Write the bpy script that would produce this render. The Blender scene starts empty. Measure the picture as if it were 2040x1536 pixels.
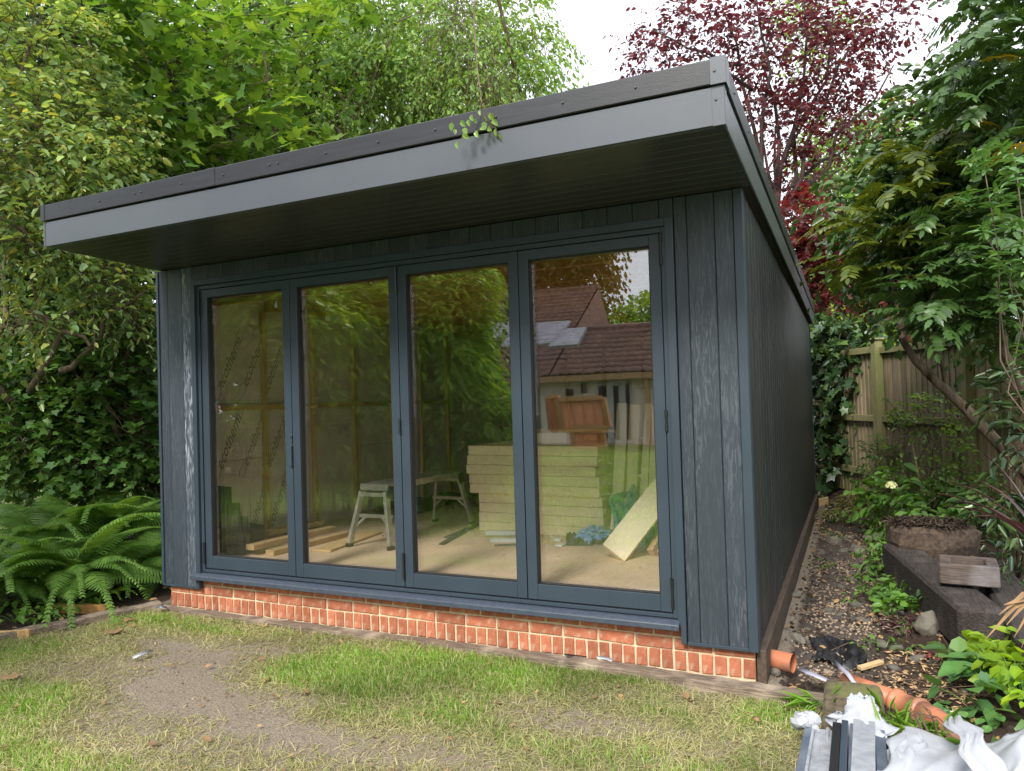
import bpy, math, random
import numpy as np
from mathutils import Vector, Matrix
random.seed(7)
RS = np.random.RandomState(7)
SC = bpy.context.scene
COL = SC.collection

# ------------------------------------------------------------------ camera
CAM = np.array([5.0354, -4.1866, 1.5713])
YAW, PIT, ROL, FPX = -0.4361, 0.0182, -0.0306, 1460.2
fw = np.array([math.sin(YAW)*math.cos(PIT), math.cos(YAW)*math.cos(PIT), math.sin(PIT)])
_r = np.array([math.cos(YAW), -math.sin(YAW), 0.0]); _u = np.cross(_r, fw)
rt = _r*math.cos(ROL)+_u*math.sin(ROL); up = -_r*math.sin(ROL)+_u*math.cos(ROL)
cd = bpy.data.cameras.new('camera'); cam = bpy.data.objects.new('camera', cd); COL.objects.link(cam)
cd.sensor_width = 36; cd.lens = FPX/2040*36; cd.clip_end = 500; cd.clip_start = .05
mw = Matrix.Identity(4)
for i in range(3):
    mw[i][0] = rt[i]; mw[i][1] = up[i]; mw[i][2] = -fw[i]; mw[i][3] = CAM[i]
cam.matrix_world = mw
SC.camera = cam

# ------------------------------------------------------------------ world, sun, exposure
SUN_EL, SUN_AZ = math.radians(43), math.radians(183)     # azimuth clockwise from +y
W = bpy.data.worlds.new('World'); SC.world = W; W.use_nodes = True
nt = W.node_tree; nt.nodes.clear()
wo = nt.nodes.new('ShaderNodeOutputWorld'); bg = nt.nodes.new('ShaderNodeBackground')
sky = nt.nodes.new('ShaderNodeTexSky'); sky.sky_type = 'NISHITA'; sky.sun_disc = False
sky.sun_elevation = SUN_EL; sky.sun_rotation = SUN_AZ
tc = nt.nodes.new('ShaderNodeTexCoord'); mp = nt.nodes.new('ShaderNodeMapping'); mp.inputs['Scale'].default_value = (1, 1, 2.2)
nz = nt.nodes.new('ShaderNodeTexNoise'); nz.inputs['Scale'].default_value = 2.3; nz.inputs['Detail'].default_value = 6
rp = nt.nodes.new('ShaderNodeValToRGB'); rp.color_ramp.elements[0].position = .3; rp.color_ramp.elements[0].color = (.62, .62, .62, 1)
rp.color_ramp.elements[1].position = .62; rp.color_ramp.elements[1].color = (.97, .97, .97, 1)
mx = nt.nodes.new('ShaderNodeMix'); mx.data_type = 'RGBA'
mx.inputs['B'].default_value = (10.5, 10.7, 11.4, 1)     # bright cloud cover (x strength)
nt.links.new(tc.outputs['Generated'], mp.inputs[0]); nt.links.new(mp.outputs[0], nz.inputs[0])
nt.links.new(nz.outputs[0], rp.inputs[0]); nt.links.new(rp.outputs[0], mx.inputs['Factor'])
nt.links.new(sky.outputs[0], mx.inputs['A']); nt.links.new(mx.outputs['Result'], bg.inputs[0])
bg.inputs[1].default_value = .12; nt.links.new(bg.outputs[0], wo.inputs[0])
sd = bpy.data.lights.new('sun', 'SUN'); sd.energy = 3.2; sd.angle = math.radians(16); sd.color = (1, .95, .86)
sun = bpy.data.objects.new('sun', sd); COL.objects.link(sun)
dv = Vector((math.sin(SUN_AZ)*math.cos(SUN_EL), math.cos(SUN_AZ)*math.cos(SUN_EL), math.sin(SUN_EL)))
sun.rotation_euler = dv.to_track_quat('Z', 'Y').to_euler(); sun.location = (0, -10, 20)
VS = SC.view_settings; VS.view_transform = 'Standard'; VS.look = 'None'; VS.exposure = .55; VS.gamma = 1; VS.use_curve_mapping = False
SC.render.engine = 'CYCLES'
cy = SC.cycles; cy.use_denoising = True; cy.denoiser = 'OPENIMAGEDENOISE'; cy.denoising_prefilter = 'ACCURATE'; cy.max_bounces = 7; cy.diffuse_bounces = 4; cy.glossy_bounces = 3
cy.transmission_bounces = 4; cy.transparent_max_bounces = 12; cy.caustics_reflective = False; cy.caustics_refractive = False
cy.sample_clamp_indirect = 6

# ------------------------------------------------------------------ placing helpers
def ray(x, y): return fw+(x-1020)/FPX*rt-(y-768)/FPX*up
def at(x, y, t): return CAM+ray(x, y)*t                        # a point at depth t
def onz(x, y, z=0.0): d = ray(x, y); return CAM+d*(z-CAM[2])/d[2]
def onx(x, y, X): d = ray(x, y); return CAM+d*(X-CAM[0])/d[0]
def ony(x, y, Y): d = ray(x, y); return CAM+d*(Y-CAM[1])/d[1]
YG = .035
def behind(x, y, t): v = at(x, y, t); v[1] = 2*YG-v[1]; return v   # seen by reflection in the doors
def behindz(x, y, z=0.0): v = onz(x, y, z); v[1] = 2*YG-v[1]; return v
def behindp(x, y, p0, n):                                        # reflected ray meets a plane
    d = ray(x, y)*np.array([1, -1, 1]); o = np.array([CAM[0], 2*YG-CAM[1], CAM[2]])
    return o+d*(np.dot(np.array(p0)-o, n)/np.dot(d, n))

# ------------------------------------------------------------------ materials
def _new(name):
    m = bpy.data.materials.new(name); m.use_nodes = True; t = m.node_tree; t.nodes.clear()
    o = t.nodes.new('ShaderNodeOutputMaterial'); p = t.nodes.new('ShaderNodeBsdfPrincipled'); t.links.new(p.outputs[0], o.inputs[0])
    return m, t, o, p
def mat(name, col, col2=None, rough=.6, metal=0, scale=6, stretch=(1, 1, 1), bump=0, bscale=40, bstretch=None, objrand=0, island=0,
        spec=.5, lo=.35, hi=.65, detail=6, col3=None, scale3=2, lo3=.5, hi3=.65, rvar=0, dist=0):
    m, t, o, p = _new(name); L = t.links.new; N = t.nodes.new
    tc = N('ShaderNodeTexCoord'); mp = N('ShaderNodeMapping'); mp.inputs['Scale'].default_value = stretch; L(tc.outputs['Object'], mp.inputs[0])
    vec = mp.outputs[0]
    if objrand:
        oi = N('ShaderNodeObjectInfo'); ml = N('ShaderNodeMath'); ml.operation = 'MULTIPLY'; ml.inputs[1].default_value = 37.
        L(oi.outputs['Random'], ml.inputs[0]); L(ml.outputs[0], mp.inputs['Location'])
    nz = N('ShaderNodeTexNoise'); nz.inputs['Scale'].default_value = scale; nz.inputs['Detail'].default_value = detail; nz.inputs['Distortion'].default_value = dist; L(vec, nz.inputs[0])
    r = N('ShaderNodeValToRGB'); r.color_ramp.elements[0].position = lo; r.color_ramp.elements[1].position = hi
    c2 = col2 or tuple(c*.7 for c in col)
    r.color_ramp.elements[0].color = (*c2, 1); r.color_ramp.elements[1].color = (*col, 1); L(nz.outputs[0], r.inputs[0])
    cur = r.outputs[0]
    if col3:
        n3 = N('ShaderNodeTexNoise'); n3.inputs['Scale'].default_value = scale3; n3.inputs['Detail'].default_value = 7; L(tc.outputs['Object'], n3.inputs[0])
        r3 = N('ShaderNodeMapRange'); r3.inputs[1].default_value = lo3; r3.inputs[2].default_value = hi3; L(n3.outputs[0], r3.inputs[0])
        x = N('ShaderNodeMix'); x.data_type = 'RGBA'; x.inputs['B'].default_value = (*col3, 1); L(r3.outputs[0], x.inputs['Factor']); L(cur, x.inputs['A']); cur = x.outputs['Result']
    if objrand or island:
        h = N('ShaderNodeHueSaturation')
        if objrand: src = oi.outputs['Random']
        else: src = N('ShaderNodeNewGeometry').outputs['Random Per Island']
        mr = N('ShaderNodeMapRange'); a = objrand or island; mr.inputs[3].default_value = 1-a; mr.inputs[4].default_value = 1+a
        L(src, mr.inputs[0]); L(mr.outputs[0], h.inputs['Value']); L(cur, h.inputs['Color']); cur = h.outputs[0]
    L(cur, p.inputs['Base Color'])
    p.inputs['Roughness'].default_value = rough; p.inputs['Metallic'].default_value = metal; p.inputs['Specular IOR Level'].default_value = spec
    if rvar:
        mr = N('ShaderNodeMapRange'); mr.inputs[3].default_value = rough-rvar; mr.inputs[4].default_value = rough+rvar; L(nz.outputs[0], mr.inputs[0]); L(mr.outputs[0], p.inputs['Roughness'])
    if bump:
        mp2 = N('ShaderNodeMapping'); mp2.inputs['Scale'].default_value = bstretch or stretch; L(tc.outputs['Object'], mp2.inputs[0])
        n2 = N('ShaderNodeTexNoise'); n2.inputs['Scale'].default_value = bscale; n2.inputs['Detail'].default_value = 5; L(mp2.outputs[0], n2.inputs[0])
        b = N('ShaderNodeBump'); b.inputs['Strength'].default_value = 1; b.inputs['Distance'].default_value = bump; L(n2.outputs[0], b.inputs['Height']); L(b.outputs[0], p.inputs['Normal'])
    return m
def leafmat(name, cols, rough=.45, trans=.35, tcol=None, spec=.4):
    m, t, o, p = _new(name); L = t.links.new; N = t.nodes.new
    g = N('ShaderNodeNewGeometry'); oi = N('ShaderNodeObjectInfo'); ad = N('ShaderNodeMath'); ad.operation = 'ADD'; fr = N('ShaderNodeMath'); fr.operation = 'FRACT'
    L(g.outputs['Random Per Island'], ad.inputs[0]); L(oi.outputs['Random'], ad.inputs[1]); L(ad.outputs[0], fr.inputs[0])
    r = N('ShaderNodeValToRGB'); cr = r.color_ramp
    while len(cr.elements) < len(cols): cr.elements.new(.5)
    for i, c in enumerate(cols): cr.elements[i].position = i/max(1, len(cols)-1); cr.elements[i].color = (*c, 1)
    L(fr.outputs[0], r.inputs[0])
    # broad variation through the crown
    tc = N('ShaderNodeTexCoord'); nz = N('ShaderNodeTexNoise'); nz.inputs['Scale'].default_value = 1.3; L(tc.outputs['Object'], nz.inputs[0])
    mr = N('ShaderNodeMapRange'); mr.inputs[1].default_value = .3; mr.inputs[2].default_value = .7; mr.inputs[3].default_value = .75; mr.inputs[4].default_value = 1.3; L(nz.outputs[0], mr.inputs[0])
    h = N('ShaderNodeHueSaturation'); L(r.outputs[0], h.inputs['Color']); L(mr.outputs[0], h.inputs['Value'])
    L(h.outputs[0], p.inputs['Base Color']); p.inputs['Roughness'].default_value = rough; p.inputs['Specular IOR Level'].default_value = spec
    tr = N('ShaderNodeBsdfTranslucent'); gm = N('ShaderNodeMix'); gm.data_type = 'RGBA'; gm.blend_type = 'MULTIPLY'; gm.inputs['Factor'].default_value = 1
    L(h.outputs[0], gm.inputs['A']); gm.inputs['B'].default_value = (*(tcol or (1.9, 1.7, .7)), 1); L(gm.outputs['Result'], tr.inputs[0])
    ms = N('ShaderNodeMixShader'); ms.inputs[0].default_value = trans; L(p.outputs[0], ms.inputs[1]); L(tr.outputs[0], ms.inputs[2]); L(ms.outputs[0], o.inputs[0])
    return m
MT = {}
MT['brick'] = mat('red brick', (.47, .165, .09), (.37, .12, .065), rough=.85, scale=14, stretch=(1, 1, 1), bump=.002, bscale=60, objrand=.26, col3=(.50, .36, .25), scale3=26, lo3=.52, hi3=.78, spec=.25)
MT['mortar'] = mat('sandy mortar', (.74, .60, .42), (.60, .47, .31), rough=.95, scale=20, bump=.004, bscale=90, spec=.1)
ANT = (.036, .05, .068)
MT['frame'] = mat('anthracite aluminium', (.042, .060, .084), (.036, .052, .073), rough=.38, scale=2.5, bump=.0002, bscale=300, spec=.5, rvar=.05)
MT['fascia'] = mat('grey satin fascia', (.095, .106, .128), (.082, .092, .113), rough=.33, scale=1.2, bump=.0003, bscale=160, spec=.6, rvar=.06)
MT['trim'] = mat('black roof trim', (.025, .027, .034), (.019, .021, .027), rough=.4, scale=3, stretch=(1, 1, 18), bump=.0004, bscale=60, bstretch=(1, 1, 8), col3=(.05, .051, .057), scale3=5, lo3=.6, hi3=.9, rvar=.08)
MT['soffit'] = mat('black soffit board', (.042, .044, .047), (.036, .038, .041), rough=.3, scale=2, spec=.5)
MT['seal'] = mat('black rubber seal', (.012, .012, .013), rough=.6)
MT['roof'] = mat('roof felt', (.06, .06, .06), rough=.9, bump=.004)
MT['sill'] = mat('blue grey sill', (.045, .06, .09), (.06, .075, .1), rough=.42, scale=30, bump=.0005, bscale=200, col3=(.17, .19, .22), scale3=160, lo3=.60, hi3=.68)
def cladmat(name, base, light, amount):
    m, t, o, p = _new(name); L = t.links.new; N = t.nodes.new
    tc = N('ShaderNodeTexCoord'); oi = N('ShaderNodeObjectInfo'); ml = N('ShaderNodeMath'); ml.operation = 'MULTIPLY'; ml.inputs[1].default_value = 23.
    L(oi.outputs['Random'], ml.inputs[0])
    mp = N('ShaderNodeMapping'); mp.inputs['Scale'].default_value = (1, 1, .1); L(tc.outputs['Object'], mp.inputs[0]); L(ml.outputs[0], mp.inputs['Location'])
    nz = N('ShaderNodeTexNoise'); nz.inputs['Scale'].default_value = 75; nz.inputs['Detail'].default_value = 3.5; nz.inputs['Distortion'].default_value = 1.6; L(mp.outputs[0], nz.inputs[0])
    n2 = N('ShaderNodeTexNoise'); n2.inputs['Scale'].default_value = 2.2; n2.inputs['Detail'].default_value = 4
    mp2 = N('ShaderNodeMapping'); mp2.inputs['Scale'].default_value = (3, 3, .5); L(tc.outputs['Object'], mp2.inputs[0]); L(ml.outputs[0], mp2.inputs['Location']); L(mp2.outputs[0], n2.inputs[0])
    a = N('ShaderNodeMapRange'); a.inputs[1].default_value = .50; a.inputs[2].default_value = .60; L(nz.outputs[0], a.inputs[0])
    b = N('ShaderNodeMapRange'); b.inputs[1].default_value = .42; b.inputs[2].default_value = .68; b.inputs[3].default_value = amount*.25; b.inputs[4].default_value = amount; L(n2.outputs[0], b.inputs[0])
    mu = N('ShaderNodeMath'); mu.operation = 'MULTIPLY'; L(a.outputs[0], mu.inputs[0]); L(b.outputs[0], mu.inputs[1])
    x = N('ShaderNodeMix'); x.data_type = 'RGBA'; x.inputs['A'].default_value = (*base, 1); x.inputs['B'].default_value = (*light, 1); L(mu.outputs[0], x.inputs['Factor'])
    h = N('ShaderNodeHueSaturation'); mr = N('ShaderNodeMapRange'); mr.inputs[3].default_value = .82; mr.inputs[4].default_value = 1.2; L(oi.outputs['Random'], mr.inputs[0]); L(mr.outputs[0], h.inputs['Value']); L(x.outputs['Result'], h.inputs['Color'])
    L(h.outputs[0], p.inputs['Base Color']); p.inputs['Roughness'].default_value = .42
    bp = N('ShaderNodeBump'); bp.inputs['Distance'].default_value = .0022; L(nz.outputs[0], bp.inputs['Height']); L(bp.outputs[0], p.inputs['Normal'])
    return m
MT['clad'] = cladmat('woodgrain cladding', (.036, .047, .062), (.105, .12, .145), .7)
MT['clad_white'] = cladmat('chalky woodgrain cladding', (.045, .06, .08), (.30, .33, .37), 1.3)
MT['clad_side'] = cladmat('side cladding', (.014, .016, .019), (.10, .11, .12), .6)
MT['osb'] = mat('chipboard floor', (.78, .60, .42), (.60, .45, .31), rough=.8, scale=55, stretch=(1, 1, 1), bump=.003, bscale=80, col3=(.48, .37, .28), scale3=1.6, lo3=.45, hi3=.8, lo=.3, hi=.7)
MT['pine'] = mat('sawn pine', (.56, .36, .17), (.42, .25, .11), rough=.7, scale=9, stretch=(12, 12, .8), bump=.0008, bscale=90, objrand=.12)
MT['pineh'] = mat('sawn pine lengths', (.66, .47, .26), (.52, .35, .17), rough=.7, scale=9, stretch=(2, 2, 12), bump=.0008, bscale=60, objrand=.12)
MT['foil'] = mat('foil facing', (.74, .68, .60), (.64, .58, .51), rough=.5, metal=.1, scale=1.5, stretch=(.6, .6, 4), bump=.002, bscale=18, objrand=.08)
MT['pir'] = mat('yellow foam board edge', (.92, .80, .54), (.87, .74, .47), rough=.85, scale=60, bump=.0015, bscale=120, objrand=.07, lo=.3)
MT['foam'] = mat('cut foam', (.92, .83, .61), (.88, .78, .55), rough=.85, scale=40, bump=.001, bscale=120, objrand=.06)
MT['joist'] = mat('ceiling timber', (.50, .27, .10), (.38, .19, .07), rough=.7, scale=4, stretch=(6, 1, 6))
MT['slate'] = mat('dark board offcuts', (.030, .034, .042), (.020, .023, .028), rough=.55, scale=12, col3=(.07, .075, .085), scale3=14, lo3=.6, hi3=.8, objrand=.15)
MT['alu'] = mat('worn aluminium', (.62, .62, .58), (.45, .45, .42), rough=.4, metal=.6, scale=20, bump=.0005)
MT['black'] = mat('black plastic', (.018, .018, .02), rough=.4)
MT['wplastic'] = mat('white plastic', (.72, .73, .75), (.6, .62, .65), rough=.4, scale=5)
MT['dgreen'] = mat('dark green strip', (.035, .065, .04), (.02, .04, .03), rough=.5, scale=10, objrand=.25)
MT['blue'] = mat('blue plastic film', (.10, .28, .62), (.35, .5, .75), rough=.3, scale=18, bump=.004)
MT['teal'] = mat('teal plastic sheet', (.08, .42, .38), (.05, .3, .28), rough=.35, scale=14, bump=.006, bscale=20)
MT['orange'] = mat('orange label', (.8, .25, .04), rough=.5)
MT['print'] = mat('grey ink', (.24, .21, .175), (.20, .17, .14), rough=.6)
MT['metal'] = mat('screw metal', (.12, .125, .135), rough=.4, metal=.6)
MT['terra'] = mat('terracotta pvc', (.56, .21, .11), (.45, .16, .08), rough=.45, scale=8, col3=(.22, .13, .09), scale3=7, lo3=.48, hi3=.68, bump=.0005)
MT['sleeper'] = mat('old sleeper timber', (.055, .042, .035), (.025, .02, .018), rough=.9, scale=5, stretch=(14, 1.2, 14), bump=.012, bscale=7, col3=(.10, .085, .08), scale3=5, lo3=.5, hi3=.75)
MT['grey_timber'] = mat('weathered edging timber', (.24, .18, .135), (.12, .09, .068), rough=.95, scale=6, stretch=(1.2, 14, 14), bump=.008, bscale=8, col3=(.42, .34, .26), scale3=6, lo3=.5, hi3=.75)
MT['box_timber'] = mat('charred oak block', (.15, .11, .09), (.06, .048, .042), rough=.8, scale=5, stretch=(1.5, 1.5, 16), bump=.004, bscale=8, col3=(.24, .22, .23), scale3=4, lo3=.5, hi3=.7)
MT['gboard'] = mat('damp brown gravel board', (.12, .085, .06), (.065, .045, .032), rough=.85, scale=5, stretch=(10, 1, 10), bump=.003)
MT['mossy'] = mat('mossy timber', (.15, .115, .07), (.07, .055, .035), rough=1, scale=30, bump=.01, bscale=40, col3=(.14, .15, .05), scale3=5)
MT['membrane'] = mat('black membrane', (.012, .012, .013), (.02, .02, .022), rough=.45, scale=9, bump=.01, bscale=12)
MT['stone'] = mat('stone', (.22, .20, .16), (.12, .11, .09), rough=.9, scale=12, bump=.004, objrand=.35)
MT['gravel'] = mat('pea shingle', (.33, .25, .18), (.18, .13, .09), rough=.85, scale=3, island=.6)
MT['chips'] = mat('wood chips', (.52, .36, .19), (.38, .24, .12), rough=.9, scale=8, island=.4)
MT['fence'] = mat('weathered fence board', (.42, .34, .22), (.26, .20, .13), rough=.9, scale=3, stretch=(10, 10, .7), bump=.002, bscale=10, objrand=.3, col3=(.20, .20, .08), scale3=1.8, lo3=.45, hi3=.7)
MT['fence_post'] = mat('mossy fence post', (.30, .27, .13), (.2, .17, .09), rough=.9, scale=4, stretch=(8, 8, .8), bump=.002, col3=(.19, .21, .07), scale3=3, lo3=.4, hi3=.65)
MT['bark'] = mat('grey brown bark', (.19, .14, .10), (.09, .065, .045), rough=.95, scale=8, stretch=(3, 3, .7), bump=.01, bscale=16)
MT['bark_p'] = mat('dark bark', (.085, .05, .045), (.04, .026, .025), rough=.9, scale=8, stretch=(3, 3, .7), bump=.008, bscale=16)
MT['twig'] = mat('twig bark', (.16, .11, .07), (.09, .06, .04), rough=.9, scale=8)
MT['cane'] = mat('bamboo cane', (.42, .34, .14), (.3, .25, .1), rough=.6, scale=8, island=.25)
MT['rtile'] = mat('brown roof tile', (.31, .185, .135), (.19, .115, .095), rough=.85, scale=3, bump=.004, col3=(.22, .13, .12), scale3=1.1, lo3=.45, hi3=.7)
MT['render'] = mat('cream render', (.84, .76, .66), (.76, .67, .58), rough=.9, scale=3)
MT['beige'] = mat('timber fascia', (.50, .33, .18), (.4, .25, .13), rough=.7, scale=4)
MT['dark'] = mat('dark window glass', (.03, .03, .035), rough=.08)
MT['skylight'] = mat('skylight glass in reflected sky tone', (.62, .60, .68), rough=.15)  # pale lilac base colour stands in for sky reflected in the panes
MT['wframe'] = mat('pale window frame', (.55, .58, .6), rough=.5)
MT['cabinet'] = mat('orange brown wood panel', (.78, .34, .17), (.62, .25, .12), rough=.6, scale=4, stretch=(5, 5, .8))
MT['patio'] = mat('patio paving', (.24, .19, .16), (.15, .12, .1), rough=.9, scale=6)
MT['sheet'] = mat('white wrapping', (.46, .48, .52), (.40, .42, .46), rough=.32, scale=4, bump=.003, bscale=14)
MT['wrapper'] = mat('silver clear wrap', (.42, .44, .47), (.3, .32, .36), rough=.22, scale=12, bump=.006, bscale=24, metal=.15)
MT['steeltrim'] = mat('grey blue trim', (.10, .13, .18), (.2, .23, .28), rough=.3, metal=.3, scale=6, stretch=(1, 1, 1))
MT['strap'] = mat('lilac grey strap', (.42, .43, .52), (.3, .3, .38), rough=.35)
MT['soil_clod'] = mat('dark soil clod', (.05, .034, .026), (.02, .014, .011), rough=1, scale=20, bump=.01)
MT['mulch'] = mat('fibrous brown thatch', (.11, .078, .055), (.045, .032, .024), rough=1, scale=30, bump=.01, bscale=40, island=.4)
MT['deadleaf'] = mat('dry leaf', (.36, .22, .10), (.2, .12, .06), rough=.8, scale=6, island=.45)
MT['straw'] = mat('dry grass', (.50, .42, .22), (.36, .29, .15), rough=.9, scale=3, island=.4)
MT['petal'] = mat('cream petals', (.70, .70, .38), (.6, .62, .3), rough=.7, scale=9, island=.15)
MT['redbit'] = mat('pink red leaves', (.42, .09, .10), (.3, .05, .07), rough=.7, scale=9, island=.3)
LF = {}
LF['bright'] = leafmat('bright yellow green leaf', [(.07, .16, .03), (.12, .24, .045), (.22, .34, .05), (.09, .19, .05)], trans=.42)
LF['hazel'] = leafmat('soft green leaf', [(.13, .24, .09), (.23, .36, .14), (.36, .47, .15), (.12, .21, .08), (.20, .30, .11), (.24, .35, .12), (.46, .42, .10)], trans=.35, rough=.36, spec=.6)
LF['cherry'] = leafmat('mid green cherry leaf', [(.10, .22, .05), (.19, .33, .07), (.27, .42, .07), (.13, .24, .07)], trans=.4, rough=.38, spec=.55)
LF['dark'] = leafmat('dark green leaf', [(.025, .06, .018), (.04, .09, .025), (.055, .11, .03), (.02, .05, .02)], trans=.2)
LF['shrub'] = leafmat('deep green currant leaf', [(.055, .13, .03), (.08, .18, .04), (.13, .24, .05)], trans=.25)
LF['plum'] = leafmat('purple plum leaf', [(.08, .022, .032), (.13, .03, .04), (.06, .02, .028), (.18, .045, .045), (.09, .045, .03)], trans=.4, tcol=(2.2, .8, 1.1))
LF['redmaple'] = leafmat('red acer leaf', [(.15, .04, .035), (.10, .025, .03), (.20, .07, .05)], trans=.35, tcol=(2.2, .8, .8))
LF['lime'] = leafmat('lime leaf', [(.26, .42, .02), (.18, .32, .03), (.34, .48, .03)], trans=.4)
LF['mahonia'] = leafmat('glossy mahonia leaf', [(.045, .095, .025), (.065, .13, .03), (.035, .08, .02)], rough=.33, trans=.15, spec=.5)
LF['olive'] = leafmat('olive leaf', [(.06, .10, .02), (.10, .14, .02), (.14, .17, .02), (.05, .08, .02)], rough=.35, trans=.3)
LF['yellowed'] = leafmat('yellowed leaf', [(.5, .36, .03), (.42, .32, .04)], trans=.3)
LF['laurel'] = leafmat('glossy laurel leaf', [(.08, .20, .05), (.12, .26, .07), (.06, .15, .05), (.2, .34, .1)], rough=.28, trans=.2, spec=.6)
LF['ivy'] = leafmat('ivy leaf', [(.03, .07, .03), (.045, .10, .035), (.10, .17, .04), (.03, .08, .04)], rough=.3, trans=.12, spec=.6)
LF['fern'] = leafmat('fern frond', [(.11, .23, .04), (.17, .31, .06), (.09, .19, .04)], trans=.4)
LF['fern_lt'] = leafmat('young fern frond', [(.22, .36, .04), (.18, .32, .04)], trans=.4)
LF['grass'] = leafmat('grass blade', [(.13, .29, .03), (.19, .37, .04), (.27, .43, .06), (.10, .23, .03)], trans=.35)
LF['grass_dry'] = leafmat('dull grass blade', [(.30, .31, .12), (.42, .38, .19), (.22, .26, .09), (.50, .43, .25)], trans=.25)
LF['bamboo'] = leafmat('bamboo leaf', [(.12, .28, .05), (.22, .42, .07), (.34, .54, .08), (.50, .58, .10), (.08, .20, .04)], trans=.35, tcol=(1.5, 1.6, .6))
LF['beech'] = leafmat('bronze beech leaf', [(.14, .12, .03), (.20, .15, .04), (.10, .10, .03)], trans=.35)
LF['cord'] = leafmat('purple sword leaf', [(.11, .05, .055), (.15, .07, .07), (.08, .04, .045)], rough=.35, trans=.12, tcol=(1.6, .9, .9))
LF['herb'] = leafmat('fresh herb leaf', [(.10, .22, .04), (.15, .30, .05), (.07, .16, .04)], trans=.35)
def glassmat():
    m, t, o, p = _new('window glass'); L = t.links.new; N = t.nodes.new; t.nodes.remove(p)
    tr = N('ShaderNodeBsdfTransparent'); tr.inputs[0].default_value = (.985, .99, .98, 1)
    gl = N('ShaderNodeBsdfGlossy'); gl.inputs['Roughness'].default_value = 0.0; gl.inputs[0].default_value = (1, 1, 1, 1)
    ge = N('ShaderNodeNewGeometry'); dp = N('ShaderNodeVectorMath'); dp.operation = 'DOT_PRODUCT'; L(ge.outputs['True Normal'], dp.inputs[0]); L(ge.outputs['Incoming'], dp.inputs[1])
    ab = N('ShaderNodeMath'); ab.operation = 'ABSOLUTE'; L(dp.outputs['Value'], ab.inputs[0]); iv = N('ShaderNodeMath'); iv.operation = 'SUBTRACT'; iv.inputs[0].default_value = 1; L(ab.outputs[0], iv.inputs[1])
    pw = N('ShaderNodeMath'); pw.operation = 'POWER'; pw.inputs[1].default_value = 5; L(iv.outputs[0], pw.inputs[0]); mr = N('ShaderNodeMapRange'); mr.inputs[3].default_value = .165; mr.inputs[4].default_value = 1; L(pw.outputs[0], mr.inputs[0])
    tc = N('ShaderNodeTexCoord'); nz = N('ShaderNodeTexNoise'); nz.inputs['Scale'].default_value = 1.6; nz.inputs['Detail'].default_value = 1; L(tc.outputs['Object'], nz.inputs[0])
    b = N('ShaderNodeBump'); b.inputs['Distance'].default_value = .0004; L(nz.outputs[0], b.inputs['Height']); L(b.outputs[0], gl.inputs['Normal'])
    ms = N('ShaderNodeMixShader'); L(mr.outputs[0], ms.inputs[0]); L(tr.outputs[0], ms.inputs[1]); L(gl.outputs[0], ms.inputs[2]); L(ms.outputs[0], o.inputs[0])
    return m
MT['glass'] = glassmat()
MT['film'] = mat('clear film', (.5, .52, .5), rough=.15)

# ------------------------------------------------------------------ mesh helpers
class MB:
    def __init__(s): s.v = []; s.f = []
    def add(s, v, f):
        n = len(s.v); s.v.extend([tuple(map(float, p)) for p in v]); s.f.extend([tuple(i+n for i in q) for q in f]); return s
    def box(s, x0, x1, y0, y1, z0, z1):
        return s.add([(x0, y0, z0), (x1, y0, z0), (x1, y1, z0), (x0, y1, z0), (x0, y0, z1), (x1, y0, z1), (x1, y1, z1), (x0, y1, z1)],
                     [(0, 3, 2, 1), (4, 5, 6, 7), (0, 1, 5, 4), (1, 2, 6, 5), (2, 3, 7, 6), (3, 0, 4, 7)])
    def beam(s, a, b, w, h, upv=(0, 0, 1)):
        a = np.array(a, float); b = np.array(b, float); d = b-a; d /= np.linalg.norm(d); u = np.array(upv, float)
        if abs(d@u) > .98: u = np.array([0, 1., 0])
        sd = np.cross(d, u); sd /= np.linalg.norm(sd); u = np.cross(sd, d)
        vs = [p+sd*i*w/2+u*j*h/2 for p in (a, b) for i, j in ((-1, -1), (1, -1), (1, 1), (-1, 1))]
        return s.add(vs, [(0, 1, 2, 3), (7, 6, 5, 4), (0, 4, 5, 1), (1, 5, 6, 2), (2, 6, 7, 3), (3, 7, 4, 0)])
    def tube(s, pts, rad, n=6, cap=True):
        pts = [np.array(p, float) for p in pts]
        if not hasattr(rad, '__len__'): rad = [rad]*len(pts)
        vs = []; prev = None
        for i, p in enumerate(pts):
            d = pts[min(i+1, len(pts)-1)]-pts[max(i-1, 0)]; d = d/(np.linalg.norm(d)+1e-9)
            u = np.array([0, 0, 1.]) if abs(d[2]) < .9 else np.array([1., 0, 0])
            if prev is not None: u = prev
            a = np.cross(d, u); a /= np.linalg.norm(a)+1e-9; u = np.cross(a, d); prev = u
            for k in range(n):
                t = 2*math.pi*k/n; vs.append(p+rad[i]*(math.cos(t)*a+math.sin(t)*u))
        fs = [(i*n+k, i*n+(k+1) % n, (i+1)*n+(k+1) % n, (i+1)*n+k) for i in range(len(pts)-1) for k in range(n)]
        if cap: fs += [tuple(range(n-1, -1, -1)), tuple((len(pts)-1)*n+k for k in range(n))]
        return s.add(vs, fs)
    def mesh(s, name, off=(0, 0, 0), smooth=False):
        me = bpy.data.meshes.new(name); o = np.array(off)
        me.from_pydata([tuple(np.array(p)-o) for p in s.v], [], s.f)
        if smooth: me.polygons.foreach_set('use_smooth', [True]*len(me.polygons))
        me.update(); return me
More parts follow.
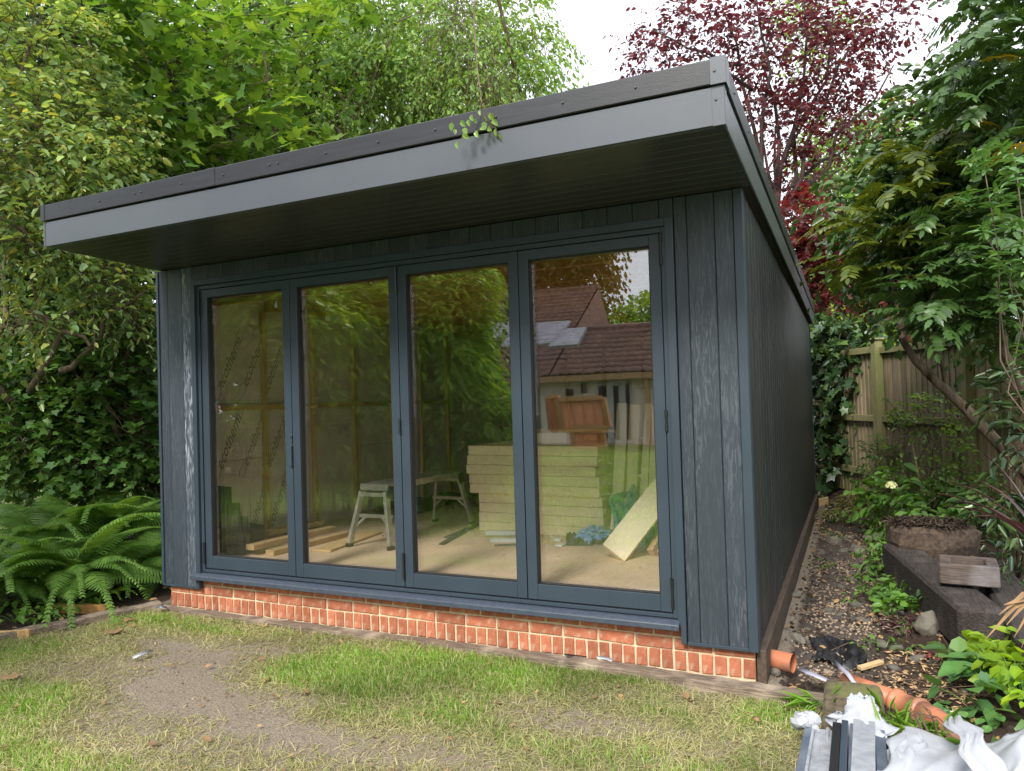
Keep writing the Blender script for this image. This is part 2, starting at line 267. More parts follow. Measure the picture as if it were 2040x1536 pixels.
def link(name, me, m=None, parent=None, bevel=0, seg=1):
    o = bpy.data.objects.new(name, me); COL.objects.link(o)
    if m is not None and len(me.materials) == 0: me.materials.append(m)
    if parent is not None: o.parent = parent
    if bevel:
        b = o.modifiers.new('bevel', 'BEVEL'); b.width = bevel; b.segments = seg; b.limit_method = 'ANGLE'
    return o
def tag(o, label=None, cat=None, group=None, kind=None):
    for k, v in (('label', label), ('category', cat), ('group', group), ('kind', kind)):
        if v: o[k] = v
    return o
def thing(name, label, cat, loc=(0, 0, 0), group=None, rz=0):
    o = bpy.data.objects.new(name, None); COL.objects.link(o); o.location = loc; o.rotation_euler = (0, 0, rz); o.empty_display_size = .1
    return tag(o, label, cat, group)
def base_of(p):                       # world offset of a parent chain without rotation
    b = np.zeros(3)
    while p is not None: b += np.array(p.location); p = p.parent
    return b
def part(name, mb, m, parent, bevel=0, smooth=False, label=None, seg=1):
    o = link(name, mb.mesh(name, base_of(parent), smooth), m, parent, bevel, seg)
    if label: o['label'] = label
    return o
def single(name, mb, m, label, cat, group=None, kind=None, bevel=0, smooth=False, loc=None):
    c = np.mean(np.array(mb.v), axis=0) if loc is None else np.array(loc); c = np.array([c[0], c[1], min(p[2] for p in mb.v)]) if loc is None else c
    o = link(name, mb.mesh(name, c, smooth), m, None, bevel); o.location = c
    return tag(o, label, cat, group, kind)
def npmesh(name, V, F, m):            # V (n,3), F (k,3|4)
    me = bpy.data.meshes.new(name); V = np.asarray(V, np.float32); F = np.asarray(F, np.int32)
    me.vertices.add(len(V)); me.vertices.foreach_set('co', V.ravel())
    k = F.shape[1]; me.loops.add(F.size); me.loops.foreach_set('vertex_index', F.ravel())
    me.polygons.add(len(F)); me.polygons.foreach_set('loop_start', np.arange(0, F.size, k, dtype=np.int32))
    me.update(calc_edges=True); me.materials.append(m); return me
# leaf templates: (verts, faces) length 1 along +x, width along y, normal +z
def ovate(w=.55, fold=.12, curl=-.12):
    V = [(0, 0, 0), (.3, w/2, fold), (.72, w*.36, fold+curl*.5), (1, 0, curl), (.72, -w*.36, fold+curl*.5), (.3, -w/2, fold)]
    return np.array(V), np.array([(0, 3, 2, 1), (0, 5, 4, 3)])
def diamond(w=.5, fold=.1, curl=-.1):
    return np.array([(0, 0, 0), (.45, w/2, fold), (1, 0, curl), (.45, -w/2, fold)]), np.array([(0, 2, 1), (0, 3, 2)])
def blade(w=.12, curl=-.3):
    return np.array([(0, -w/2, 0), (0, w/2, 0), (.55, w*.4, .08), (.55, -w*.4, .08), (1, 0, curl)]), np.array([(0, 3, 2, 1), (3, 4, 2, 2)])
def lobed(kind='maple'):
    if kind == 'maple':
        ang = [180, 140, 115, 95, 78, 62, 48, 30, 14, 0]; rad = [.12, .38, .62, .40, .85, .60, .62, .55, .62, 1.0]
        o = [(a, r) for a, r in zip(ang, rad)]
    else:
        o = [(180, .1), (135, .5), (100, .38), (60, .7), (35, .48), (0, .95)]
    pts = [(r*math.cos(math.radians(a))+.1, r*math.sin(math.radians(a)), .06*r) for a, r in o]
    pts += [(x, -y, z) for x, y, z in pts[-2:0:-1]]
    V = [(.1, 0, 0)]+pts; n = len(pts)
    return np.array(V), np.array([(0, 1+(i+1) % n, 1+i) for i in range(n)])
def scatter(P, D, N, S, tpl):
    """merge leaf templates at points P, along D, normal N, size S"""
    V0, F0 = tpl; D = D/(np.linalg.norm(D, axis=1, keepdims=True)+1e-9)
    B = np.cross(N, D); B /= np.linalg.norm(B, axis=1, keepdims=True)+1e-9; N = np.cross(D, B)
    V = P[:, None, :]+S[:, None, None]*(V0[None, :, 0, None]*D[:, None, :]+V0[None, :, 1, None]*B[:, None, :]+V0[None, :, 2, None]*N[:, None, :])
    F = F0[None]+(np.arange(len(P))*len(V0))[:, None, None]
    return V.reshape(-1, 3), F.reshape(-1, F0.shape[1])
def unit(n): v = RS.normal(size=(n, 3)); return v/np.linalg.norm(v, axis=1, keepdims=True)
def blobpx(x, y, t, rx, ry, rd, refl=False):
    c = (behind if refl else at)(x, y, t); return (c, np.array([rx*t/FPX, rd, ry*t/FPX]))
def sprays(blobs, ntw, L, nl, size, droop=.5, shell=.6, upn=.6, spread=.9, twig=True, updir=.2):
    """twigs inside ellipsoid blobs, each carrying alternate leaves; returns P,D,N,S and a twig MB"""
    vol = np.array([np.prod(b[1])**(2/3) for b in blobs]); cnt = np.maximum(3, (ntw*vol/vol.sum()).astype(int))
    P = []; D = []; N = []; S = []; mb = MB()
    for (c, r), k in zip(blobs, cnt):
        u = unit(k); rad = shell+(1-shell)*RS.rand(k, 1)**.7; rad = np.where(RS.rand(k, 1) < .3, RS.rand(k, 1)**.5, rad)
        bump = 1+.22*np.sin(u[:, :1]*7+c[0]*3)*np.cos(u[:, 2:]*6+c[1]*2)
        p0 = c+u*rad*r*bump; d = u*.8+unit(k)*.7; d[:, 2] += updir; d /= np.linalg.norm(d, axis=1, keepdims=True)
        ln = L*(.6+.8*RS.rand(k, 1))
        for j in range(nl):
            s = (j+.6)/nl; pj = p0+d*ln*s; pj[:, 2] -= (droop*ln*s*s)[:, 0]
            dj = d.copy(); dj[:, 2] -= 2*droop*s; sd = np.cross(dj, np.array([0, 0, 1.])); sd /= np.linalg.norm(sd, axis=1, keepdims=True)+1e-6
            sg = 1 if j % 2 else -1
            P.append(pj+unit(k)*.01); D.append(dj*.6+sd*sg*spread+unit(k)*.35+np.array([0, 0, -.25])); N.append(np.array([0, 0, upn])+unit(k)*.6+sd*sg*.1); S.append(size*(.42+1.0*RS.rand(k)))
        if twig:
            for q in range(0, k, 2):
                a = p0[q]; b = a+d[q]*ln[q]*.5-np.array([0, 0, droop*ln[q, 0]*.25]); e = a+d[q]*ln[q]-np.array([0, 0, droop*ln[q, 0]])
                mb.tube([a-d[q]*ln[q]*.5, a, b, e], [.005, .004, .003, .0015], 3, False)
    return np.concatenate(P), np.concatenate(D), np.concatenate(N), np.concatenate(S), mb
def foliage(name, parent, m, tpl, blobs, ntw, L, nl, size, twigmat=None, **k):
    P, D, N, S, mb = sprays(blobs, ntw, L, nl, size, twig=twigmat is not None, **k)
    V, F = scatter(P, D, N, S, tpl); V = V-base_of(parent)
    o = link(name, npmesh(name, V, F, m), None, parent); o['kind'] = 'stuff'
    if twigmat is not None: t = part('twigs', mb, twigmat, parent); t['kind'] = 'stuff'
    return o
def wig(a, b, n=5, amp=.1):
    a = np.array(a, float); b = np.array(b, float); out = []
    for i in range(n+1):
        t = i/n; p = a+(b-a)*t
        if 0 < i < n: p = p+RS.normal(size=3)*amp*np.linalg.norm(b-a)/n
        out.append(p)
    return out
def limb(parent, pts, r0, r1, m, n=7, name='branch'):
    rr = np.linspace(r0, r1, len(pts)); return part(name, MB().tube(pts, list(rr), n), m, parent, smooth=True)
def rock(mb, c, r, sq=(1, 1, .6), n=0):
    # irregular low-poly stone
    t = (1+5**.5)/2
    v = np.array([(-1, t, 0), (1, t, 0), (-1, -t, 0), (1, -t, 0), (0, -1, t), (0, 1, t), (0, -1, -t), (0, 1, -t), (t, 0, -1), (t, 0, 1), (-t, 0, -1), (-t, 0, 1)])/1.9
    f = [(0, 11, 5), (0, 5, 1), (0, 1, 7), (0, 7, 10), (0, 10, 11), (1, 5, 9), (5, 11, 4), (11, 10, 2), (10, 7, 6), (7, 1, 8), (3, 9, 4), (3, 4, 2), (3, 2, 6), (3, 6, 8), (3, 8, 9), (4, 9, 5), (2, 4, 11), (6, 2, 10), (8, 6, 7), (9, 8, 1)]
    v = v*(1+RS.uniform(-.22, .22, (12, 1)))*np.array(sq)*r; a = RS.rand()*6.3; ca, sa = math.cos(a), math.sin(a)
    v = np.stack([v[:, 0]*ca-v[:, 1]*sa, v[:, 0]*sa+v[:, 1]*ca, v[:, 2]], 1)
    mb.add(v+np.array(c), f); return mb
def cloth(fn, nu, nv, name, m, label, cat, thick=.003, group=None):
    mb = MB(); vs = [fn(i/nu, j/nv) for j in range(nv+1) for i in range(nu+1)]
    mb.add(vs, [(j*(nu+1)+i, j*(nu+1)+i+1, (j+1)*(nu+1)+i+1, (j+1)*(nu+1)+i) for j in range(nv) for i in range(nu)])
    o = single(name, mb, m, label, cat, group, smooth=True); s = o.modifiers.new('thick', 'SOLIDIFY'); s.thickness = thick; return o
# smooth value noise
_G = np.random.RandomState(3).rand(64, 64)
def vnoise(x, y):
    x = np.asarray(x, float); y = np.asarray(y, float); xi = np.floor(x).astype(int); yi = np.floor(y).astype(int); fx = x-xi; fy = y-yi
    fx = fx*fx*(3-2*fx); fy = fy*fy*(3-2*fy); g = lambda a, b: _G[a % 64, b % 64]
    return (g(xi, yi)*(1-fx)+g(xi+1, yi)*fx)*(1-fy)+(g(xi, yi+1)*(1-fx)+g(xi+1, yi+1)*fx)*fy
def fbm(x, y): return .5*vnoise(x, y)+.27*vnoise(x*2.1+5, y*2.1)+.15*vnoise(x*4.3, y*4.3+9)+.08*vnoise(x*9, y*9)

# ------------------------------------------------------------------ ground
def smooth(a, b, x): t = np.clip((x-a)/(b-a), 0, 1); return t*t*(3-2*t)
def gz(x, y):
    x = np.asarray(x, float); y = np.asarray(y, float)
    z = -.02+.03*(fbm(x*1.3, y*1.3)-.5)+.012*(fbm(x*6, y*6)-.5)
    z = z+smooth(5.15, 5.8, x)*smooth(.2, 2, y)*.22+smooth(5, 8, y)*.2*smooth(4.4, 5, x)
    z = z-.05*smooth(4.55, 4.7, x)*(1-smooth(5.0, 5.2, x))*smooth(-.1, .3, y)*(1-smooth(4, 6, y))
    z = z+smooth(-.3, -2, x)*smooth(-1, 0.5, y)*.12
    z = np.where((x > -.1) & (x < 4.5) & (y > .02), -.1, z)
    return z
GB = [(660, 1335, .6, .24, 1.2), (840, 1320, .55, .17, 1.2), (980, 1335, .5, .17, 1.1), (1110, 1330, .4, .10, .9), (1250, 1345, .35, .1, .55), (560, 1350, .3, .15, .6), (60, 1390, .5, .25, .65), (320, 1235, .4, .09, .6), (400, 1248, .5, .05, .5), (1530, 1420, .25, .12, .6),
      (1480, 1530, .5, .15, .35), (100, 1500, .7, .3, .45), (620, 1420, .6, .2, .45), (900, 1420, .5, .2, .5), (1050, 1500, .6, .2, .35), (1250, 1480, .5, .2, .3), (20, 1290, .5, .2, .5)]
GBW = [(onz(a, b), c, d, e) for a, b, c, d, e in GB]
DB = [(onz(a, b), c, d, e) for a, b, c, d, e in [(400, 1310, .5, .18, .8), (300, 1350, .6, .24, .62), (430, 1390, .55, .24, .66), (560, 1440, .4, .15, .6), (1130, 1440, .4, .1, .45), (900, 1500, .5, .12, .5), (250, 1440, .5, .15, .4), (760, 1290, .18, .05, .5), (1400, 1370, .16, .05, .5), (640, 1470, .4, .12, .5), (1240, 1440, .3, .08, .4), (560, 1290, .3, .07, .8), (330, 1275, .25, .06, .6), (180, 1470, .4, .1, .4)]]
def greenness(x, y):
    x = np.asarray(x, float); y = np.asarray(y, float); g = np.zeros_like(x)+.22
    for c, sx, sy, a in GBW:
        g = np.maximum(g, a*np.exp(-((x-c[0])/sx)**2-((y-c[1])/(sy*1.35))**2)+.12*(a > 0))
    for c, sx, sy, a in DB: g = g-a*1.0*np.exp(-((x-c[0])/sx)**2-((y-c[1])/(sy*1.3))**2)
    g = g+.65*(fbm(x*3.2+3, y*3.2)-.48)+.55*(fbm(x*11+7, y*11)-.5)
    far = smooth(-3.2, -4.5, y); g = g*(1-far)+far*(.75+.3*(fbm(x, y)-.5))
    g = np.where(x > 4.62, np.where(y > -.25, -1, g), g); g = np.where(y > -.09-.03*x*0, np.where(x > -.1, -1, g), g)
    g = g*(1-smooth(-.16, -.06, y)*(x < 4.7))-smooth(-.16, -.06, y)*(x < 4.7)*.4*(x > -.2)
    g = np.where((x < -.2) & (y > -.85+.45*(x+.5)), -1, g)
    return g
def axis(lo, hi, a, b, fine, coarse):
    return np.unique(np.concatenate([np.arange(lo, a, coarse), np.arange(a, b, fine), np.arange(b, hi+coarse, coarse)]))
gx = axis(-60, 60, -2.6, 7.6, .035, 1.6); gy = axis(-60, 60, -3.0, 3.4, .035, 1.6)
XX, YY = np.meshgrid(gx, gy); ZZ = gz(XX, YY)
V = np.stack([XX.ravel(), YY.ravel(), ZZ.ravel()], 1); nx = len(gx); ny = len(gy)
ii = (np.arange(ny-1)[:, None]*nx+np.arange(nx-1)[None]).ravel(); F = np.stack([ii, ii+1, ii+1+nx, ii+nx], 1)
gm, t, o_, p_ = _new('ground soil and turf'); Ln = t.links.new; Nn = t.nodes.new
at_ = Nn('ShaderNodeAttribute'); at_.attribute_name = 'tone'; n1 = Nn('ShaderNodeTexNoise'); n1.inputs['Scale'].default_value = 95; n1.inputs['Detail'].default_value = 8
tcg = Nn('ShaderNodeTexCoord'); Ln(tcg.outputs['Object'], n1.inputs[0])
rr = Nn('ShaderNodeMapRange'); rr.inputs[1].default_value = .3; rr.inputs[2].default_value = .7; rr.inputs[3].default_value = .55; rr.inputs[4].default_value = 1.4; Ln(n1.outputs[0], rr.inputs[0])
hh = Nn('ShaderNodeHueSaturation'); Ln(at_.outputs['Color'], hh.inputs['Color']); Ln(rr.outputs[0], hh.inputs['Value']); Ln(hh.outputs[0], p_.inputs['Base Color']); p_.inputs['Roughness'].default_value = .95; p_.inputs['Specular IOR Level'].default_value = .15
bb = Nn('ShaderNodeBump'); bb.inputs['Distance'].default_value = .006; Ln(n1.outputs[0], bb.inputs['Height']); Ln(bb.outputs[0], p_.inputs['Normal'])
gme = npmesh('ground', V, F, gm)
g = greenness(V[:, 0], V[:, 1]); dirt = np.array([.235, .195, .15]); grn = np.array([.14, .19, .05]); soil = np.array([.042, .029, .022])
gg = np.clip(g*1.3, 0, 1)[:, None]; gg = np.where((V[:, 0] < -3.6) | (V[:, 0] > 8) | (V[:, 1] > 9), .9, gg[:, 0])[:, None]; c = dirt*(1-gg)+grn*gg
dk = (V[:, 0] > -3.6) & (V[:, 0] < 8) & (V[:, 1] < 9) & (((V[:, 0] > 4.62) & (V[:, 1] > -.5)) | ((V[:, 0] < -.2) & (V[:, 1] > -.85+.45*(V[:, 0]+.5))))
c = np.where(dk[:, None], soil*(.7+.9*fbm(V[:, 0]*3, V[:, 1]*3))[:, None], c)
pth = (np.exp(-((V[:, 0]-4.88)/.24)**4)*smooth(.1, .5, V[:, 1])*(1-smooth(4, 6, V[:, 1])))[:, None]*(dk[:, None])
c = c*(1-pth)+pth*np.array([.095, .08, .07])
ca = gme.color_attributes.new('tone', 'FLOAT_COLOR', 'POINT'); ca.data.foreach_set('color', np.concatenate([c, np.ones((len(c), 1))], 1).astype(np.float32).ravel())
gme.polygons.foreach_set('use_smooth', [True]*len(gme.polygons))
tag(link('ground', gme), 'trampled lawn and bare soil in front of the garden room', None, kind='structure')

def blades(n, x0, x1, y0, y1, L, lie, want, seed):
    R = np.random.RandomState(seed); x = R.uniform(x0, x1, n); y = R.uniform(y0, y1, n); g = greenness(x, y)
    keep = R.rand(n) < want(g); keep &= g > -.5; x = x[keep]; y = y[keep]; g = g[keep]; k = len(x)
    a = R.rand(k)*6.283; el = np.clip(lie(g)+R.normal(size=k)*.35, .03, 1.5); D = np.stack([np.cos(a)*np.cos(el), np.sin(a)*np.cos(el), np.sin(el)], 1)
    N = np.stack([-np.cos(a)*np.sin(el), -np.sin(a)*np.sin(el), np.cos(el)], 1)+R.normal(size=(k, 3))*.3
    return np.stack([x, y, gz(x, y)+.002], 1), D, N, L*(.5+R.rand(k))
bl = (np.array([(0, -.033, 0), (0, .033, 0), (.5, .024, .07), (.55, -.024, .07), (1, 0, -.16)]), np.array([(0, 3, 2), (0, 2, 1), (3, 4, 2)]))
P, D, N, S = blades(330000, -2.6, 5.3, -3.0, -.03, .040, lambda g: .9+0*g, lambda g: np.clip((g-.28)*1.5, 0, 1), 11)
V, F = scatter(P, D, N, S, bl); o = link('grass', npmesh('grass', V, F, LF['grass'])); tag(o, 'short green lawn grass in worn patches', 'grass', kind='stuff')
P, D, N, S = blades(340000, -2.6, 5.3, -3.0, -.03, .046, lambda g: .14+.35*np.clip(g, 0, 1), lambda g: np.clip(.42+.8*np.clip(g, -.3, .5), .19, .72), 12)
V, F = scatter(P, D, N, S, bl); o = link('grass', npmesh('dry_grass', V, F, LF['grass_dry'])); tag(o, 'flattened pale trodden grass lying over the dirt', 'grass', kind='stuff')
P, D, N, S = blades(90000, -8, 8, -18, -3.0, .085, lambda g: .9+0*g, lambda g: .6+0*g, 13)
V, F = scatter(P, D, N, S*1.2, (bl[0]*np.array([1, 2.2, 1]), bl[1])); o = link('grass', npmesh('far_grass', V, F, LF['grass'])); tag(o, 'green lawn running back to the bungalow', 'grass', kind='stuff')
# crumbs of trodden soil in the worn patches
Rc = np.random.RandomState(77); n = 26000; x = Rc.uniform(-2.2, 4.7, n); y = Rc.uniform(-2.9, -.05, n); gc = greenness(x, y); kp = (Rc.rand(n) < np.clip(.75-1.6*gc, .05, 1)) & (gc > -.9); x = x[kp]; y = y[kp]; n = len(x)
tv = np.array([(1, 0, -.4), (-.5, .87, -.4), (-.5, -.87, -.4), (.1, .1, .7)]); tf = np.array([(0, 1, 3), (1, 2, 3), (2, 0, 3)])
P = np.stack([x, y, gz(x, y)+.001], 1); D = Rc.normal(size=(n, 3))*np.array([1, 1, .25]); N = np.array([0, 0, 1.])+Rc.normal(size=(n, 3))*.3
MT['crumb'] = mat('trodden soil crumb', (.27, .21, .15), (.17, .13, .09), rough=1, scale=5, island=.35)
V, F = scatter(P, D, N, .0025+.008*Rc.rand(n)**2.5, (tv, tf)); tag(link('soil_crumbs', npmesh('soil_crumbs', V, F, MT['crumb'])), 'grey brown crumbs of trodden soil in the worn lawn', 'soil', kind='stuff')
# litter of dry leaves, chips and pebbles on the lawn
def litter(n, x0, x1, y0, y1, size, m, name, label, cat, tpl, seed, lift=.004):
    R = np.random.RandomState(seed); x = R.uniform(x0, x1, n); y = R.uniform(y0, y1, n)
    P = np.stack([x, y, gz(x, y)+lift+R.rand(n)*.01], 1); D = R.normal(size=(n, 3))*np.array([1, 1, .2]); N = np.array([0, 0, 1.])+R.normal(size=(n, 3))*.35
    V, F = scatter(P, D, N, size*(.4+1.1*R.rand(n)**2), tpl); o = link(name, npmesh(name, V, F, m)); return tag(o, label, cat, kind='stuff')
litter(420, -2, 4.6, -3, -.1, .035, MT['deadleaf'], 'leaf_litter', 'scattered dry brown leaves and crumbs on the lawn', 'leaf litter', ovate(.6, .15, .2), 5, .012)
litter(1500, 4.55, 6.6, -.5, 6.5, .045, MT['deadleaf'], 'leaf_litter', 'dead brown leaves on the dark soil beside the path', 'leaf litter', ovate(.5, .15, .2), 6, .006)
litter(900, -2.8, -.15, -.6, 2.5, .05, MT['deadleaf'], 'leaf_litter', 'dead leaves on the soil under the ferns', 'leaf litter', ovate(.5, .15, .2), 8, .006)
litter(700, .0, 4.6, -.2, -.02, .02, MT['chips'], 'mortar_crumbs', 'pale crumbs of mortar and sawdust along the brick plinth', 'crumbs', diamond(.6, .1, .1), 9, .004)
litter(500, 5.15, 5.55, -.05, .75, .035, MT['chips'], 'wood_chips', 'pale wood chips lying on the dark soil by the sleeper', 'wood chips', diamond(.35, .05, .05), 10, .012)

# ------------------------------------------------------------------ garden room
XL, XR, YB = -.045, 4.517, 6.54
ZC = .167                      # bottom of the cladding
SLOPE = -.0365
def zroof(y): return 2.722+SLOPE*(y+.96)
room = thing('garden_room', 'dark grey clad garden room with flat roof and four glass folding doors', 'garden room', (2.25, 3, 0))
RO = base_of(room)
def rpart(name, mb, m, **k): return part(name, mb, m, room, **k)
# plinth: mortar bed, then single bricks
rpart('mortar_bed', MB().box(.005, 4.495, .0062, .11, -.12, .262), MT['mortar'])
def brickmesh(w, h, d=.10):
    mb = MB(); j = lambda: random.uniform(-.0028, .0028)
    mb.box(-w/2, w/2, 0, d, -h/2, h/2); mb.v = [(x+j(), y+j(), z+j()) for x, y, z in mb.v]; return mb.mesh('brick')
BS = [brickmesh(.2105, .0625) for _ in range(6)]; BH = [brickmesh(.0605, .102) for _ in range(7)]; BHALF = [brickmesh(.100, .0625)]
def putbrick(me, x, z):
    o = link('brick', me, MT['brick'], room, .003); o.location = np.array([x, random.uniform(-.003, -.0003), z])-RO
    o.rotation_euler = (0, random.uniform(-.006, .006), 0)
for i in range(20): putbrick(BS[i % 6], .225*i+.1125, .148)
putbrick(BHALF[0], .052, .223)
for i in range(19): putbrick(BS[(i+1) % 6], .225*i+.225, .223)
putbrick(BHALF[0], 4.446, .223)
for i in range(60): putbrick(BH[i % 7], .075*i+.0375, .054+random.uniform(-.002, .002))
# bricks of the right-hand side are hidden behind a soil-stained gravel board
rpart('gravel_board', MB().box(4.502, 4.552, .012, YB, -.14, ZC-.008), MT['gboard'], bevel=.004)
# cladding boards
def clad(x0, x1, y0, y1, z0, z1, m, axis='x', top=None):
    mb = MB(); g = .005 if axis == 'x' else .009; d = .016
    if axis == 'x':   # front boards, face at y0
        prof = [(x0+.0008, y0+g), (x0+g, y0), (x1-g, y0), (x1-.0008, y0+g), (x1-.0008, y0+d), (x0+.0008, y0+d)]
        vs = [(px, py, z0) for px, py in prof]+[(px, py, z1) for px, py in prof]
    else:             # side boards along y, face at x0
        t0 = top(y0) if top else z1; t1 = top(y1) if top else z1
        prof = [(y0+.0008, x0-g), (y0+g, x0), (y1-g, x0), (y1-.0008, x0-g), (y1-.0008, x0-d), (y0+.0008, x0-d)]
        vs = [(px, py, z0) for py, px in prof]+[(px, py, t0 if py < (y0+y1)/2 else t1) for py, px in prof]
    n = 6; fs = [(k, (k+1) % n, (k+1) % n+n, k+n) for k in range(n)]+[tuple(range(n-1, -1, -1)), tuple(range(n, 2*n))]
    mb.add(vs, fs); return rpart('cladding_board', mb, m)
yF = -.03; zt = zroof(-.03)-.004
DL, DR, DZ = .347, 4.138, 2.575       # door surround
for a, b, m in [(-.02, .075, 'clad'), (.075, .232, 'clad'), (.232, DL-.002, 'clad_white')]: clad(a, b, yF, 0, ZC+.012, zt, MT[m])
for a, b in [(DR+.002, 4.212), (4.212, 4.365), (4.365, 4.470)]: clad(a, b, yF, 0, ZC+.012, zt, MT['clad'])
x = DL
while x < DR-.01:
    nx_ = min(DR, (math.floor((x-.060+1e-6)/.1537)+1)*.1537+.060)
    if nx_-x > .02: clad(x, nx_, yF, 0, DZ+.003, zt, MT['clad'])
    x = nx_
rpart('corner_post', MB().box(4.471, XR+.003, yF-.012, -.014, ZC-.006, zt).box(XR-.008, XR+.004, -.0135, .045, ZC-.006, zt), MT['frame'], bevel=.002)
rpart('corner_post', MB().box(XL, -.021, yF-.010, -.014, ZC, zt), MT['frame'], bevel=.002)
rpart('base_trim', MB().box(DR+.003, 4.4705, yF-.008, -.012, ZC-.008, ZC+.011), MT['frame'], bevel=.0015)
rpart('base_trim', MB().box(-.0205, DL-.003, yF-.008, -.012, ZC-.004, ZC+.011), MT['frame'], bevel=.0015)
y = .046
while y < YB-.05:
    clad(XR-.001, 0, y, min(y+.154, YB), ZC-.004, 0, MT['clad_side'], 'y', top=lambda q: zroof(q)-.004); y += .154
rpart('corner_post', MB().box(XR-.010, XR+.006, YB, YB+.04, ZC-.006, zroof(YB)-.01), MT['frame'])
# walls behind the cladding, inner linings
rpart('wall_core', MB().box(4.40, XR-.018, .06, YB, .16, 2.45).box(XL, -.005, -.013, YB, .14, 2.45).box(-.004, 4.39, YB-.02, YB+.02, .14, 2.45)
      .box(XL+.03, DL-.001, -.0125, .05, .262, 2.66).box(DR+.001, XR-.02, -.0125, .05, .262, 2.66).box(DL, DR, -.0125, .05, DZ+.001, 2.66), MT['dark'])
# roof: soffit boards, fascias, drip trims, screws
XA, XB, YP = -.003, 4.577, -.961
ns = 10; w = (.93-.012)/ns
for i in range(ns):
    y0 = YP+.014+i*w; y1 = y0+w
    z0, z1 = zroof(y0), zroof(y1); g = .0055
    mb = MB(); pr = [(y0+.0006, z0+.007), (y0+g, z0+.001), (y1-g, z1+.001), (y1-.0006, z1+.007), (y1-.0006, z1+.018), (y0+.0006, z0+.018)]
    mb.add([(XA+.012, a, b) for a, b in pr]+[(XB-.014, a, b) for a, b in pr], [(k, (k+1) % 6+0, (k+1) % 6+6, k+6) for k in range(6)]+[tuple(range(5, -1, -1)), tuple(range(6, 12))])
    rpart('soffit_board', mb, MT['soffit'])
rf = MB(); 
def slab(mb, x0, x1, y0, y1, b0, t0, curved=0):   # follows the roof slope: bottom offset b0, top offset t0
    vs = [(x, y, zroof(y)+o) for o in (b0, t0) for x, y in ((x0, y0), (x1, y0), (x1, y1), (x0, y1))]
    return mb.add(vs, [(0, 3, 2, 1), (4, 5, 6, 7), (0, 1, 5, 4), (1, 2, 6, 5), (2, 3, 7, 6), (3, 0, 4, 7)])
rpart('roof_deck', slab(MB(), XA+.014, XB-.016, YP+.016, YB+.03, .020, .250), MT['roof'])
rpart('front_fascia', MB().box(XA+.003, XB-.045, YP, YP+.010, 2.722, 2.888).box(XA+.003, XB-.045, YP+.0105, YP+.035, 2.719, 2.7215), MT['fascia'], bevel=.005, seg=2)
rpart('side_fascia', slab(MB(), XB-.012, XB, YP+.004, YB+.04, -.003, .158), MT['fascia'], bevel=.003)
rpart('side_fascia', slab(MB(), XA, XA+.010, YP+.002, YB+.04, 0, .158), MT['fascia'], bevel=.003)
rpart('fascia_corner', MB().box(XB-.052, XB+.0015, YP-.0035, YP-.0003, 2.718, 2.889).box(XB+.0003, XB+.0025, YP-.0005, YP+.05, 2.718, 2.889), MT['fascia'], bevel=.001)
rpart('fascia_corner', MB().box(XA-.002, XA+.012, YP-.0035, YP-.0003, 2.719, 2.889), MT['fascia'], bevel=.001)
def trimseg(x0, x1, off=0): return rpart('roof_trim', MB().box(x0, x1, YP-.014-off, YP+.02, 2.896, 3.006+off), MT['trim'], bevel=.004)
trimseg(XA-.006, .302); trimseg(.303, 1.62, .001); trimseg(1.55, 1.621, .003); trimseg(1.622, XB-.052)
rpart('trim_corner', MB().box(XB-.055, XB+.013, YP-.0175, YP-.0145, 2.892, 3.011).box(XB+.010, XB+.013, YP-.0140, YP+.08, 2.892, 3.011), MT['fascia'], bevel=.0015)
rpart('trim_corner', MB().box(XA-.012, XA+.028, YP-.0175, YP-.0145, 2.893, 3.009), MT['trim'], bevel=.0015)
rpart('roof_trim', slab(MB(), XB-.02, XB+.009, YP+.02, YB+.05, .172, .284), MT['trim'], bevel=.003)
rpart('roof_trim', slab(MB(), XA-.012, XA+.008, YP+.02, YB+.05, .172, .284), MT['trim'], bevel=.003)
scr = MB(); 
for k in range(6):
    a = k/6*6.283
scr.tube([(0, 0, 0), (0, -.003, 0), (0, -.0055, 0)], [.006, .006, .0035], 8); sme = scr.mesh('screw')
def screw(x, y, z, rz=0):
    o = link('screw', sme, MT['metal'], room); o.location = np.array([x, y, z])-RO; o.rotation_euler = (0, 0, rz)
for px, py in [(198, 414), (268, 400), (281, 385), (361, 370), (445, 354), (537, 338), (553, 333), (649, 312), (753, 291), (867, 266), (988, 240), (1121, 212), (1266, 180)]:
    q = ony(px, py, YP-.0145); screw(q[0], YP-.0155, 2.952)
screw(XB-.035, YP-.0175, 2.95); screw(XB-.035, YP-.0035, 2.83)
for k in range(14): yy = YP+.25+k*.5; screw(XB+.0095, yy, zroof(yy)+.228, math.pi/2)
